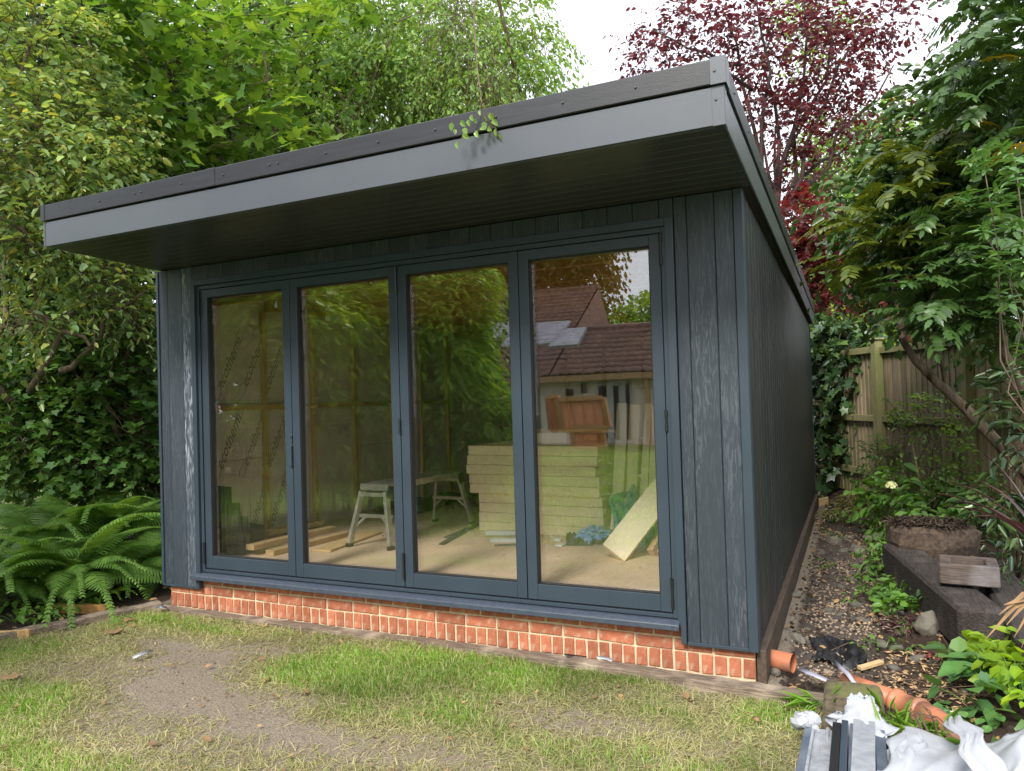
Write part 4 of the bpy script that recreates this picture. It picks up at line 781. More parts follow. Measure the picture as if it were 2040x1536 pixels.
# F: dark depth behind everything on the left, and a far hedge line
b = np.array([-4.2, 5.0, 0.1]); Fh = tree('holly_tree', 'dense dark evergreen tree filling the gaps behind the left trees', b)
blF = [blobpx(100, 650, 8.6, 260, 230, .9), blobpx(40, 300, 8.8, 220, 260, .9), blobpx(350, 330, 11.0, 260, 160, 1.0), blobpx(500, 180, 12.5, 200, 160, 1.0), blobpx(150, 100, 9.5, 200, 160, .9), blobpx(240, 560, 8.8, 160, 200, .8)]
trunk_to(Fh, b, [c for c, r in blF], .16)
foliage('crown', Fh, LF['dark'], OV, blF, 3600, .7, 9, .125, None, upn=.6, shell=.3)
b = np.array([-9, 16, 0.1]); Fg = tree('far_tree', 'soft green tree in the distance behind the roof, seen between cherry leaves', b)
blG = [blobpx(520, 240, 19, 200, 110, 2.0), blobpx(760, 230, 19, 170, 80, 1.8), blobpx(930, 250, 19, 110, 50, 1.2), blobpx(640, 60, 21, 200, 90, 1.6), blobpx(300, 60, 18, 200, 130, 1.8)]
trunk_to(Fg, b, [c for c, r in blG], .2)
foliage('crown', Fg, LF['cherry'], OV, blG, 1500, .9, 8, .19, None, upn=.5)
b = np.array([-6.5, 1.0, 0.]); Bh = tree('boundary_hedge', 'tall dark hedge along the left boundary behind the pale green tree', b, 'hedge')
foliage('crown', Bh, LF['dark'], OV, [(np.array([-6.5-.3*k, -5+2.6*k, 1.7]), np.array([1.0, 1.7, 1.9])) for k in range(7)]+[(np.array([-6+2.4*k, 13.5, 2.0]), np.array([1.7, 1.0, 2.3])) for k in range(6)], 2200, .6, 8, .14, None, shell=.5)
# ------------------------------------------------------------------ ferns
def frond_mesh(npair=24, L=1., arch=.55, wid=.17, seed=0, m=None, droop=.25):
    R = np.random.RandomState(seed); V = []; Fc = []
    cu = lambda s: np.array([L*(s-.12*s*s), 0, L*(arch*s-(arch+droop)*s*s)])
    for i in range(9):
        p = cu(i/9); V += [p+np.array([0, .006*(1-i/9)+.001, 0]), p+np.array([0, -.006*(1-i/9)-.001, 0])]
        if i: Fc.append((2*i-2, 2*i-1, 2*i+1, 2*i))
    for i in range(npair):
        s = .12+.86*i/npair; p = cu(s); t = cu(s+.01)-cu(s); t /= np.linalg.norm(t); w = wid*L*math.sin(min(1, (s+.08)*1.25)**.8*math.pi*.92+.15)**.8*(1-.15*s) if s < .97 else .02
        w = max(w, .015)
        for sg in (1, -1):
            d = np.array([0, sg, 0])*.93+t*.35; d /= np.linalg.norm(d); nrm = np.cross(t, d)*sg; n0 = len(V); hw = L*.86/npair*.46
            for f, q in ((0, .7), (.3, 1.), (.6, .8), (.85, .45)):
                c = p+d*w*f-np.array([0, 0, 1])*w*f*f*.35+nrm*R.uniform(-.003, .003); V += [c+t*hw*q*(1+R.uniform(-.2, .2)), c-t*hw*q]
            V += [p+d*w-np.array([0, 0, 1])*w*.35]
            for k in range(3): Fc.append((n0+2*k, n0+2*k+1, n0+2*k+3, n0+2*k+2))
            Fc.append((n0+6, n0+7, n0+8, n0+8))
    F4 = [f for f in Fc if f[2] != f[3]]; F3 = [f[:3] for f in Fc if f[2] == f[3]]
    me = bpy.data.meshes.new('frond'); me.from_pydata([tuple(v) for v in V], [], F4+F3); me.materials.append(m or LF['fern']); me.update(); return me
FM = [frond_mesh(34, 1, a, .20, i, None, dr) for i, (a, dr) in enumerate([(.55, .25), (.75, .2), (.4, .35), (.6, .45)])]
def fern(label, px, py, n, L, z=.08, spread=(-3.1, 3.1)):
    q = onz(px, py, z); fnt = thing('fern', label, 'fern', tuple(float(v) for v in q), 'ferns beside the left wall')
    for k in range(n):
        o = link('frond', FM[k % 4], None, fnt); s = L*RS.uniform(.7, 1.1); o.scale = (s, s, s); o.rotation_euler = (RS.normal()*.12, -RS.uniform(.0, .75), spread[0]+(spread[1]-spread[0])*(k+RS.rand())/n)
    return fnt
fern('large fern at the front of the clump, fronds reaching toward the lawn', 150, 1165, 32, 1.15, .12)
fern('fern nearest the left corner of the garden room', 262, 1140, 26, 1.0, .10)
fern('fern at the left edge of the photo', 15, 1180, 26, 1.05, .12)
fern('dark fern behind the large front one, higher up', 95, 1090, 28, 1.15, .34)
fern('fern just behind the corner fern, arching left', 215, 1075, 26, 1.1, .34)
q = onz(215, 1185, .05); fy = thing('young_fern', 'small lime green young fern at the foot of the big ones', 'fern', tuple(map(float, q)))
fml = frond_mesh(14, 1, .5, .2, 9, LF['fern_lt'], .3)
for k in range(5): o = link('frond', fml, None, fy); o.scale = (.32,)*3; o.rotation_euler = (0, -.3, -1.4+.55*k)
def herbs(name, label, cat, pts, n, size, m, tpl, h=.12, sp=.1, zb=None, spreads=.9):
    P = []; c0 = np.mean(np.array(pts), axis=0); mb = MB()
    th_ = thing(name, label, cat, tuple(map(float, (c0[0], c0[1], min(p[2] for p in pts)))))
    D = []
    for p in pts:
        for k in range(n):
            a = RS.rand()*6.283; r = sp*RS.rand()**.5; q = np.array(p)+np.array([r*math.cos(a), r*math.sin(a), h*(.3+.9*RS.rand())*(1-.4*r/sp)])
            P.append(q); D.append([math.cos(a), math.sin(a), -.25])
            if k % 3 == 0: mb.tube([np.array(p), (np.array(p)*.4+q*.6)+np.array([0, 0, .01]), q], [.0025, .002, .0015], 3, False)
    P = np.array(P); D = np.array(D)+RS.normal(size=(len(P), 3))*.5; N = np.array([0, 0, 1.])+RS.normal(size=P.shape)*.35
    V, F = scatter(P, D, N, size*(.5+.8*RS.rand(len(P))), tpl); o = link('leaves', npmesh('leaves', V-base_of(th_), F, m), None, th_); o['kind'] = 'stuff'
    s = part('stems', mb, LF['herb'], th_); s['kind'] = 'stuff'
    return th_
herbs('low_weed', 'low pale green weeds at the left lawn edge below the ferns', 'weed', [onz(x, y, .0) for x, y in [(20, 1210), (60, 1200), (110, 1205), (150, 1215), (185, 1200), (30, 1240), (90, 1235), (240, 1180), (280, 1165)]], 22, .07, LF['herb'], OV, .12, .16)
# timber edging on the left
def gtimber(p, q, w, h, label, z=0, name='edging_timber', m='grey_timber', grp=None, sub=10):
    p = np.array(p); q = np.array(q); n = sub; mb = MB(); d = (q-p)/np.linalg.norm(q-p); s = np.array([-d[1], d[0], 0]); vs = []
    for i in range(n+1):
        c = p+(q-p)*i/n
        for a_, b_ in ((-1, 0), (1, 0), (1, .8), (.8, 1), (-.8, 1), (-1, .8)):
            j = RS.uniform(-1, 1)*.006; vs.append((c[0]+s[0]*(a_*w/2+j), c[1]+s[1]*(a_*w/2+j), c[2]+z+h*b_-(0 if b_ else .08)+RS.uniform(-1, 1)*.005*(b_ > 0)))
    fs = [(i*6+k, i*6+(k+1) % 6, (i+1)*6+(k+1) % 6, (i+1)*6+k) for i in range(n) for k in range(6)]+[(5, 4, 3, 2, 1, 0), tuple(n*6+k for k in range(6))]
    mb.add(vs, fs); return single(name, mb, MT[m], label, 'timber', grp)
gtimber(onz(-60, 1283), onz(318, 1205), .11, .03, 'weathered grey edging timber between lawn and ferns at the left')
gtimber(onz(-40, 1268, .01), onz(60, 1262, .01), .03, .03, 'short reddish stake lying behind the left edging timber', m='pine')
gtimber(onz(95, 1212, .02), onz(215, 1212, .02), .05, .03, 'red brown offcut of timber lying below the ferns', m='joist')
gtimber(onz(1060, 1312), onz(1650, 1400), .10, .035, 'long cracked edging timber along the foot of the brick plinth', sub=24)
gtimber(onz(290, 1205), onz(1060, 1306), .10, .006, 'mortar-smeared flush timber at the foot of the left brickwork', sub=24)
q = onz(1695, 1418); single('timber_post_end', MB().beam(onz(1700, 1375, .0), onz(1702, 1500, .0), .27, .09), MT['mossy'], 'square mossy timber end between the lawn and the orange pipe', 'timber', bevel=.012)
# ------------------------------------------------------------------ fence
fen = thing('timber_fence', 'weathered closeboard garden fence with mossy posts behind the right-hand bed', 'fence', (5.6, 5.9, .2))
FP = [np.array([4.35, 8.35]), np.array([5.37, 6.4]), np.array([6.18, 4.98]), np.array([7.0, 3.55])]
# post tops fall a little toward the camera
FT = [2.10, 2.08, 2.02, 2.0]; FB = .15
def xy3(p, z): return np.array([p[0], p[1], z])
for i, p in enumerate(FP):
    d = FP[min(i+1, 3)]-FP[max(i-1, 0)]; d /= np.linalg.norm(d); n = np.array([-d[1], d[0]]); n = -n if n[0] > 0 else n
    pp_ = p+n*.06
    part('fence_post', MB().beam(xy3(pp_, -.1), xy3(pp_, FT[i]+.10), .105, .105, upv=(d[0], d[1], 0)), MT['fence_post'], fen, bevel=.004)
    part('post_cap', MB().beam(xy3(pp_, FT[i]+.101), xy3(pp_, FT[i]+.13), .15, .15, upv=(d[0], d[1], 0)), MT['fence_post'], fen, bevel=.01)
for i in range(3):
    a, b = FP[i], FP[i+1]; L_ = np.linalg.norm(b-a); d = (b-a)/L_; n = np.array([-d[1], d[0]]); n = -n if n[0] > 0 else n
    for z in (FB+.30, FB+1.02, FT[i]-.03):
        part('fence_rail', MB().beam(xy3(a+d*.06+n*.035, z), xy3(b-d*.06+n*.035, z), .05, .085), MT['fence_post'], fen, bevel=.004)
    nbd = int(L_/.098)
    for k in range(nbd):
        s0 = a+d*(k*.098+.001); s1 = s0+d*(.110); off = n*.004*(k % 2)
        mb = MB(); z0, z1 = FB-.02+RS.uniform(-.01, .01), FT[i]-.02
        t0, t1 = .006, .014
        v = [xy3(s0-n*t0, z0), xy3(s1+n*.008-n*t1*0, z0), xy3(s1-n*.004, z0), xy3(s0-n*.018, z0)]; v += [np.array([q[0], q[1], z1]) for q in v]
        mb.add(v, [(0, 3, 2, 1), (4, 5, 6, 7), (0, 1, 5, 4), (1, 2, 6, 5), (2, 3, 7, 6), (3, 0, 4, 7)]); part('fence_board', mb, MT['fence'], fen)
# ivy over the far end of the fence
b = np.array([4.75, 7.6, .2]); Iv = tree('ivy', 'glossy dark ivy smothering the far end of the fence', b, 'ivy')
blI = [blobpx(1655, 760, 10.8, 42, 130, .35), blobpx(1690, 730, 10.4, 36, 70, .3), blobpx(1650, 900, 10.8, 40, 60, .3), blobpx(1670, 690, 11, 60, 40, .4)]
foliage('leaves', Iv, LF['ivy'], IVY, blI, 520, .3, 8, .10, TW, upn=.1, droop=.6, shell=.8)
b = np.array([6.0, 10.5, .2]); Lm = tree('lime_shrub', 'bright lime green shrub glowing just above the far fence', b, 'shrub')
foliage('crown', Lm, LF['lime'], OV, [blobpx(1690, 650, 14, 70, 36, .8), blobpx(1760, 640, 14, 60, 30, .7), blobpx(1650, 600, 15, 50, 50, .7)], 420, .45, 8, .10, TW)
# ------------------------------------------------------------------ purple plum, acer and green behind the roof corner
b = at(1575, 800, 14); b[2] = .2; Pl = tree('purple_plum_tree', 'tall purple leaved plum tree with many thin dark stems behind the roof corner', b)
T_ = 14
for px, py in [(1440, 20), (1500, -40), (1540, 60), (1600, -20), (1660, 20), (1545, 250), (1720, 60), (1780, 130)]:
    st = at(1548+RS.uniform(-10, 10), 440, T_); limb(Pl, wig(b+RS.normal(size=3)*.05, st, 4, .05)+wig(st, at(px, py, T_+RS.uniform(-.8, .8)), 5, .12)[1:], .085, .014, MT['bark_p'], name='trunk')
for a_, c_ in [((1548, 420), (1500, 200)), ((1556, 330), (1640, 180)), ((1590, 360), (1720, 260)), ((1560, 380), (1690, 330)), ((1540, 500), (1590, 330)), ((1500, 180), (1380, 90)), ((1480, 130), (1300, 60))]:
    limb(Pl, wig(at(*a_, T_), at(*c_, T_-.3), 5, .12), .04, .01, MT['bark_p'])
blP = [blobpx(1300, 110, T_, 55, 50, .5), blobpx(1340, 60, T_, 60, 45, .6), blobpx(1290, 145, T_, 40, 20, .3), blobpx(1420, 70, T_, 60, 60, .8), blobpx(1500, 70, T_, 70, 90, .9), blobpx(1580, 90, T_, 80, 110, .9), blobpx(1660, 120, T_, 70, 120, .9), blobpx(1560, 250, T_, 60, 100, .8),
       blobpx(1640, 240, T_, 70, 90, .8), blobpx(1720, 60, T_, 60, 60, .7), blobpx(1500, 190, T_, 45, 60, .5), blobpx(1780, 40, T_, 60, 50, .5), blobpx(1730, 220, T_, 60, 60, .6), blobpx(1610, 360, T_, 60, 60, .6), blobpx(1540, 400, T_, 35, 50, .4), blobpx(1400, 130, T_, 50, 15, .3)]
foliage('crown', Pl, LF['plum'], OV, blP, 1100, .55, 8, .10, MT['bark_p'], upn=.3, droop=.4, shell=.25)
b = at(1700, 800, 11.5); b[2] = .2; Rm = tree('red_acer', 'red leaved acer low behind the fence, left of the mahonia', b)
trunk_to(Rm, b, [at(1600, 440, 11.5), at(1700, 470, 11.6), at(1760, 560, 11.4)], .05, MT['bark_p'])
foliage('crown', Rm, LF['redmaple'], IVY, [blobpx(1600, 440, 11.5, 45, 50, .5), blobpx(1640, 480, 11.5, 60, 50, .5), blobpx(1680, 550, 11.5, 80, 55, .5), blobpx(1760, 570, 11.5, 60, 40, .5), blobpx(1600, 530, 11.5, 40, 60, .4)], 520, .4, 8, .085, MT['bark_p'], upn=.7)
b = np.array([9.5, 19, .2]); Gt = tree('ash_tree', 'loose light green tree in the distance right of the plum stems', b)
blH = [blobpx(1760, 330, 20, 130, 90, 1.2), blobpx(1690, 420, 20, 90, 60, 1.), blobpx(1660, 300, 20, 60, 60, .8), blobpx(1800, 450, 18, 130, 90, 1.), blobpx(1830, 260, 19, 70, 60, .8), blobpx(1680, 560, 18, 110, 70, 1.), blobpx(1570, 560, 19, 60, 60, .8), blobpx(1620, 40, 18, 60, 50, .6)]
trunk_to(Gt, b, [c for c, r in blH[:6]], .12)
foliage('crown', Gt, LF['cherry'], OV, blH, 1900, .9, 8, .14, TW, upn=.4)
b = at(1780, 900, 13); b[2] = .2; Dk = tree('garden_hedge', 'dark evergreen hedge behind the timber fence', b, 'hedge')
foliage('crown', Dk, LF['dark'], OV, [blobpx(1700, 640, 15, 120, 60, 1.), blobpx(1850, 600, 14, 200, 160, 1.), blobpx(2000, 500, 13, 160, 220, 1.), blobpx(1780, 680, 14.5, 160, 50, .8)], 1200, .6, 9, .12, TW)

# ------------------------------------------------------------------ mahonia and laurel on the right
def pinnate(npair=8, m=None, lw=.42, seed=0, spiny=True):
    R = np.random.RandomState(seed); V = []; F_ = []
    def leafl(p, d, n, L):
        d = d/np.linalg.norm(d); s = np.cross(n, d); s /= np.linalg.norm(s); n0 = len(V)
        out = [(0, 0), (.16, .2), (.3, .16), (.42, .25), (.55, .17), (.68, .2), (.8, .09), (1, 0)] if spiny else [(0, 0), (.2, .16), (.4, .2), (.6, .18), (.8, .1), (1, 0)]
        for x, w in out: V.append(p+d*x*L+n*(-.10*L*x*x)+s*w*L*lw*2+n*w*L*.12)
        for x, w in out[1:-1]: V.append(p+d*x*L+n*(-.10*L*x*x)-s*w*L*lw*2+n*w*L*.12)
        mid = []; k = len(out)
        a = [n0+i for i in range(k)]; bq = [n0]+[n0+k+i for i in range(k-2)]+[n0+k-1]
        # midrib vertices
        m0 = len(V)
        for x, w in out[1:-1]: V.append(p+d*x*L+n*(-.10*L*x*x))
        mid = [n0]+[m0+i for i in range(k-2)]+[n0+k-1]
        for i in range(k-1):
            for q, fl in ((a, 1), (bq, 0)):
                f = [mid[i], mid[i+1], q[i+1], q[i]]; f = [v for j, v in enumerate(f) if v not in f[:j]]
                if len(f) >= 3: F_.append(tuple(f[::-1] if fl else f))
    cu = lambda s: np.array([s, 0, .18*s-.42*s*s])
    for i in range(7):
        p = cu(i/7*.95); w = .008*(1-i/8); n0 = len(V); V.append(p+np.array([0, w, .002])); V.append(p+np.array([0, -w, .002]))
        if i: F_.append((n0-2, n0-1, n0+1, n0))
    for i in range(npair):
        s = .16+.78*i/npair; p = cu(s); t = cu(s+.01)-cu(s); t /= np.linalg.norm(t); n = np.array([-t[2], 0, t[0]])
        for sg in (1, -1): leafl(p, np.array([0, sg, -.15])+t*(.35+.5*s)+R.normal(size=3)*.08, n+R.normal(size=3)*.2, .30*(1-.35*abs(s-.45))*R.uniform(.85, 1.1))
    leafl(cu(.95), np.array([1, 0, -.5]), np.array([.4, 0, 1]), .26)
    me = bpy.data.meshes.new('frond'); me.from_pydata([tuple(v) for v in V], [], F_); me.materials.append(m); me.update(); return me
PM = [pinnate(8, LF['mahonia'], .42, 1), pinnate(7, LF['mahonia'], .46, 2), pinnate(9, LF['mahonia'], .38, 3)]
PO = [pinnate(8, LF['olive'], .42, 4), pinnate(7, LF['olive'], .46, 5)]; PY = [pinnate(7, LF['yellowed'], .42, 6)]
b = onz(2095, 1010, .15); Mh = tree('mahonia', 'large mahonia leaning in from the right with spiny pinnate leaves and a bent bare trunk', b)
trk = [b, at(2050, 955, 5.5), at(1985, 880, 5.6), at(1925, 815, 5.7), at(1870, 765, 5.8), at(1825, 720, 5.9), at(1800, 680, 6.0), at(1790, 620, 6.3), at(1770, 520, 6.6), at(1800, 400, 6.7)]
limb(Mh, trk, .050, .016, BK, 9, 'trunk')
limb(Mh, [at(1886, 780, 5.78), at(1878, 730, 5.8), at(1862, 700, 5.8), at(1835, 650, 5.9), at(1870, 560, 6.4)], .022, .012, BK, 7)
limb(Mh, [at(1853, 752, 5.78), at(1856, 738, 5.7)], .020, .018, BK, 7)
limb(Mh, [at(2080, 900, 5.4), at(2040, 780, 5.4), at(2000, 700, 5.5), at(1990, 560, 6.2), at(2010, 300, 6.3)], .04, .02, BK, 8)
WH = [(1710, 440, 6.2, 'o'), (1780, 380, 6.1, 'o'), (1850, 330, 6.1, 'o'), (1700, 520, 6.3, 'o'), (1830, 460, 6.2, 'o'), (1900, 400, 6.1, 'o'), (1760, 480, 6.2, 'o'), (1920, 250, 6.1, 'o'), (1960, 330, 6.0, 'o'), (1860, 540, 6.1, 'o'),
      (1940, 120, 5.6, 'm'), (2000, 60, 5.5, 'm'), (1990, 170, 5.6, 'm'), (2030, 250, 5.5, 'm'), (1960, 30, 5.6, 'm'), (2040, 130, 5.4, 'm'), (1900, 190, 5.7, 'm'),
      (1840, 560, 5.6, 'm'), (1900, 500, 5.5, 'm'), (1960, 560, 5.4, 'm'), (1830, 640, 5.6, 'm'), (1900, 610, 5.5, 'm'), (1970, 640, 5.4, 'm'), (2030, 600, 5.3, 'm'), (2035, 480, 5.4, 'm'), (1960, 470, 5.5, 'm'), (1870, 430, 5.8, 'm'), (2000, 400, 5.6, 'm'), (1780, 300, 6.3, 'o'), (1830, 600, 5.6, 'm')]
nfr = 0
for i, (px, py, t, kd) in enumerate(WH):
    c = at(px, py, t); nf = 8
    for k in range(nf):
        if nfr >= 292: break
        ms_ = PO if kd == 'o' else PM
        me = PY[0] if RS.rand() < .012 else ms_[RS.randint(len(ms_))]
        o = link('frond', me, None, Mh); s = RS.uniform(.30, .44); o.scale = (s, s, s); o.location = c+RS.normal(size=3)*.05-b
        a_ = -2.6+k*6.283/nf+RS.normal()*.2; o.rotation_euler = (RS.normal()*.3, RS.uniform(-.35, .45), a_); nfr += 1
b = np.array([6.6, 2.2, .1]); Mb = tree('evergreen_bush', 'dense dark bush filling the right edge behind the mahonia leaves', b, 'bush')
foliage('crown', Mb, LF['mahonia'], OV, [blobpx(2000, 420, 6.3, 130, 230, .4), blobpx(2030, 120, 6.2, 110, 160, .4), blobpx(1900, 420, 6.6, 130, 170, .4), blobpx(1780, 440, 6.8, 110, 120, .3), blobpx(1920, 570, 6.4, 110, 50, .3), blobpx(1880, 250, 6.7, 90, 90, .3), blobpx(1800, 400, 6.9, 80, 60, .3)], 1500, .4, 8, .095, None, upn=.4)
b = at(2120, 900, 4.4); b[2] = .1; La = tree('laurel_bush', 'fresh glossy green shrub with long smooth leaves at the upper right edge', b, 'shrub')
for c_ in [(1960, 330), (2020, 300), (1960, 460), (2010, 560), (1985, 560)]: limb(La, wig(b, at(*c_, 4.6), 5, .1), .007, .003, BK)
lvm = npmesh('leaf', ovate(.36, .05, -.18)[0], ovate(.36, .05, -.18)[1], LF['laurel'])
k = 0
for cx_, cy_, nn in [(1955, 320, 5), (2000, 290, 5), (2030, 340, 5), (1935, 380, 4), (1975, 400, 5), (2020, 430, 5), (1960, 460, 4), (1995, 510, 5), (2030, 540, 5), (2000, 590, 3), (2030, 690, 3), (1925, 345, 4), (2010, 370, 4), (2035, 480, 4)]:
    for w_ in range(nn):
        cc = at(cx_+RS.normal()*16, cy_+RS.normal()*16, 4.35+RS.normal()*.12)
        for q in range(5):
            if k >= 298: break
            o = link('leaf', lvm, None, La); o.location = cc-b; s = RS.uniform(.06, .10); o.scale = (s, s, s); o.rotation_euler = (RS.normal()*.3, RS.uniform(-.6, .5), q*1.257+RS.normal()*.2); k += 1
# ------------------------------------------------------------------ the bed on the right
GRP = None
def gp(x, y, z=None):
    q = onz(x, y, 0 if z is None else z)
    for _ in range(4): q = onz(x, y, float(gz(q[0], q[1]))+(z or 0))
    return q
def thick_sleeper(p, q, w, h, label, z=-.03, m='sleeper'): return gtimber(p, q, w, h, label, z, 'sleeper', m, sub=8)
def lift(p, z): p = np.array(p); p[2] = z; return p
s1a, s1b = onz(1975, 1250, .33), onz(1850, 1100, .33)
single('sleeper', MB().beam(lift(onz(1960, 1215, .30), .17), lift(onz(1790, 1085, .24), .12), .26, .26), MT['sleeper'], 'black old railway sleeper running back under the hollow timber block', 'sleeper', 'old sleepers in the bed', bevel=.02)
single('sleeper', MB().beam(lift(onz(2090, 1290, .28), .14), lift(onz(1965, 1110, .28), .16), .22, .24), MT['sleeper'], 'black old sleeper nearest the right edge of the photo', 'sleeper', 'old sleepers in the bed', bevel=.02)
# hollow timber block
h0 = onz(1872, 1163, .31); vw = h0-CAM; vw[2] = 0; vw /= np.linalg.norm(vw); ex = np.array([vw[1], -vw[0], 0]); wl = .325; ey = np.array([-ex[1], ex[0], 0])
hb = MB(); H = .13; dpt = .30
def hbx(a0, a1, c0, c1, z0, z1):
    v = [h0+ex*i+ey*j+np.array([0, 0, l]) for l in (z0, z1) for i, j in ((a0, c0), (a1, c0), (a1, c1), (a0, c1))]; hb.add(v, [(0, 3, 2, 1), (4, 5, 6, 7), (0, 1, 5, 4), (1, 2, 6, 5), (2, 3, 7, 6), (3, 0, 4, 7)])
hbx(0, wl, 0, .05, 0, H); hbx(0, wl, dpt-.05, dpt, 0, H); hbx(0, .07, .0505, dpt-.0505, 0, H-.0005); hbx(wl-.07, wl, .0505, dpt-.0505, 0, H-.0005); hbx(.07, wl-.07, .0505, dpt-.0505, .0, .03)
single('hollow_timber_block', hb, MT['box_timber'], 'rectangular charred timber block hollowed on top, resting on the sleepers', 'timber block', bevel=.008)
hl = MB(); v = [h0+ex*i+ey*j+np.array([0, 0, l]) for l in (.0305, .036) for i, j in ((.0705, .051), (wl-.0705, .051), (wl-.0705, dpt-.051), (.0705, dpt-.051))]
single('dark_liner', hl.add(v, [(0, 3, 2, 1), (4, 5, 6, 7), (0, 1, 5, 4), (1, 2, 6, 5), (2, 3, 7, 6), (3, 0, 4, 7)]), MT['soil_clod'], 'dark liner added inside the hollow timber block to make its opening look shaded', 'soil')  # thin dark sheet added on the hollow's floor, standing in for shade
# stump with thatch
c = onz(1850, 1068, .32); mb = MB(); n = 14; ring = []
for z, r in ((-.25, .30), (-.05, .34), (.06, .33), (.10, .28)):
    for k in range(n): a_ = k/n*6.283; rr_ = r*(1+.14*math.sin(3*a_+1)+RS.uniform(-.06, .06)); ring.append((c[0]+rr_*math.cos(a_), c[1]+rr_*.8*math.sin(a_), c[2]+z+RS.uniform(-.015, .015)))
mb.add(ring, [(i*n+k, i*n+(k+1) % n, (i+1)*n+(k+1) % n, (i+1)*n+k) for i in range(3) for k in range(n)]+[tuple(3*n+k for k in range(n))])
st = single('tree_stump', mb, MT['mulch'], 'rotting stump topped with brown fibrous thatch behind the hollow block', 'stump')
n = 900; a_ = RS.rand(n)*6.283; r_ = .3*RS.rand(n)**.5; P = np.stack([c[0]+r_*np.cos(a_), c[1]+.8*r_*np.sin(a_), c[2]+.10+RS.rand(n)*.03], 1)
V, F = scatter(P, unit(n)*np.array([1, 1, .3]), unit(n)+np.array([0, 0, 1.]), .05+.04*RS.rand(n), (DI[0]*np.array([1, .25, 1]), DI[1])); V = V-np.array(st.location)
o = link('thatch', npmesh('thatch', V, F, MT['mulch']), None, st); o['kind'] = 'stuff'
# shingle and stones
R5 = np.random.RandomState(5); rv = []; rf_ = []; mb = MB(); rock(mb, (0, 0, 0), 1, (1, .8, .5)); rk = (np.array(mb.v), np.array(mb.f))
n = 5200; y = .25+R5.rand(n)**1.2*4.6; x = 4.60+R5.rand(n)*.60; keep = R5.rand(n) < np.clip(3.2*fbm(x*5, y*3)-1.05, .04, 1)*np.exp(-((x-4.85)/.33)**4); x = x[keep]; y = y[keep]; n = len(x)
P = np.stack([x, y, gz(x, y)+.004], 1); V, F = scatter(P, R5.normal(size=(n, 3))*np.array([1, 1, .3]), np.array([0, 0, 1.])+R5.normal(size=(n, 3))*.3, .0075+.010*R5.rand(n)**2, rk)
tag(link('gravel', npmesh('gravel', V, F, MT['gravel'])), 'loose pale shingle along the side path', 'gravel', kind='stuff')
n = 2600; x = R5.uniform(4.58, 6.6, n); y = R5.uniform(-.45, 5.5, n); P = np.stack([x, y, gz(x, y)+.002], 1)
V, F = scatter(P, unit(n), unit(n), .010+.018*R5.rand(n)**3, rk); tag(link('soil_clods', npmesh('soil_clods', V, F, MT['soil_clod'])), 'dark crumbly soil clods across the right-hand bed', 'soil', kind='stuff')
n = 170; x = R5.uniform(4.6, 5.5, n); y = R5.uniform(.2, 6.2, n); P = np.stack([x, y, gz(x, y)+.006], 1)
V, F = scatter(P, unit(n)*np.array([1, 1, .3]), unit(n)*.4+np.array([0, 0, 1.]), .02+.05*R5.rand(n)**2.5, rk); tag(link('rubble', npmesh('rubble', V, F, MT['stone'])), 'broken bits of grey rubble strewn along the side path', 'rubble', kind='stuff')
n = 260; x = R5.uniform(-2, 4.6, n); y = R5.uniform(-2.6, -.08, n); P = np.stack([x, y, gz(x, y)+.002], 1)
V, F = scatter(P, unit(n), unit(n), .006+.010*R5.rand(n)**2, rk); tag(link('pebbles', npmesh('pebbles', V, F, MT['gravel'])), 'small pebbles and crumbs scattered in the worn lawn', 'pebbles', kind='stuff')
for px, py, r, sq, lb in [(1718, 1238, .045, (1.6, .8, .5), 'rounded pale stone lying on the shingle path'), (1588, 1275, .06, (1.5, .8, .6), 'grey stone half under the black membrane'), (1586, 1188, .05, (1.2, .9, .6), 'dark stone beside the gravel board'),
                          (1712, 1103, .12, (1.1, .8, .55), 'flat grey slab stone at the middle of the path'), (1660, 1086, .09, (1, .8, .8), 'dark upright stone left of the grey slab'), (1740, 1072, .14, (1.6, .8, .3), 'broad flat stone set in the plants beyond the slab'),
                          (1545, 1345, .035, (1, 1, 1), 'pale lump of mortar at the corner of the plinth'), (1850, 1262, .10, (.8, .8, 1), 'mossy stone at the near end of the plants'), (1612, 1345, .03, (1.3, .9, .6), 'small stone by the pipe stub')]:
    q = gp(px, py); mb = MB(); rock(mb, (q[0], q[1], q[2]+r*sq[2]*.4), r, sq); o = single('stone', mb, MT['stone'], lb, 'stone', 'stones along the side path', bevel=.006)
q = gp(1632, 915); single('loose_brick', MB().box(q[0]-.1, q[0]+.12, q[1], q[1]+.1, q[2], q[2]+.16), MT['brick'], 'stacked loose brick at the far end of the path', 'brick', bevel=.005)
q = gp(1640, 1008); single('timber_offcut', MB().beam(q+np.array([-.06, 0, .03]), q+np.array([.06, .12, .05]), .02, .12), MT['pineh'], 'bright orange timber offcut far along the side path', 'timber offcut', bevel=.002)
q = gp(1735, 1335); single('timber_offcut', MB().beam(q+np.array([-.06, -.05, .02]), q+np.array([.06, .06, .035]), .035, .02), MT['pineh'], 'small pale timber offcut beside the orange pipe', 'timber offcut', bevel=.002)
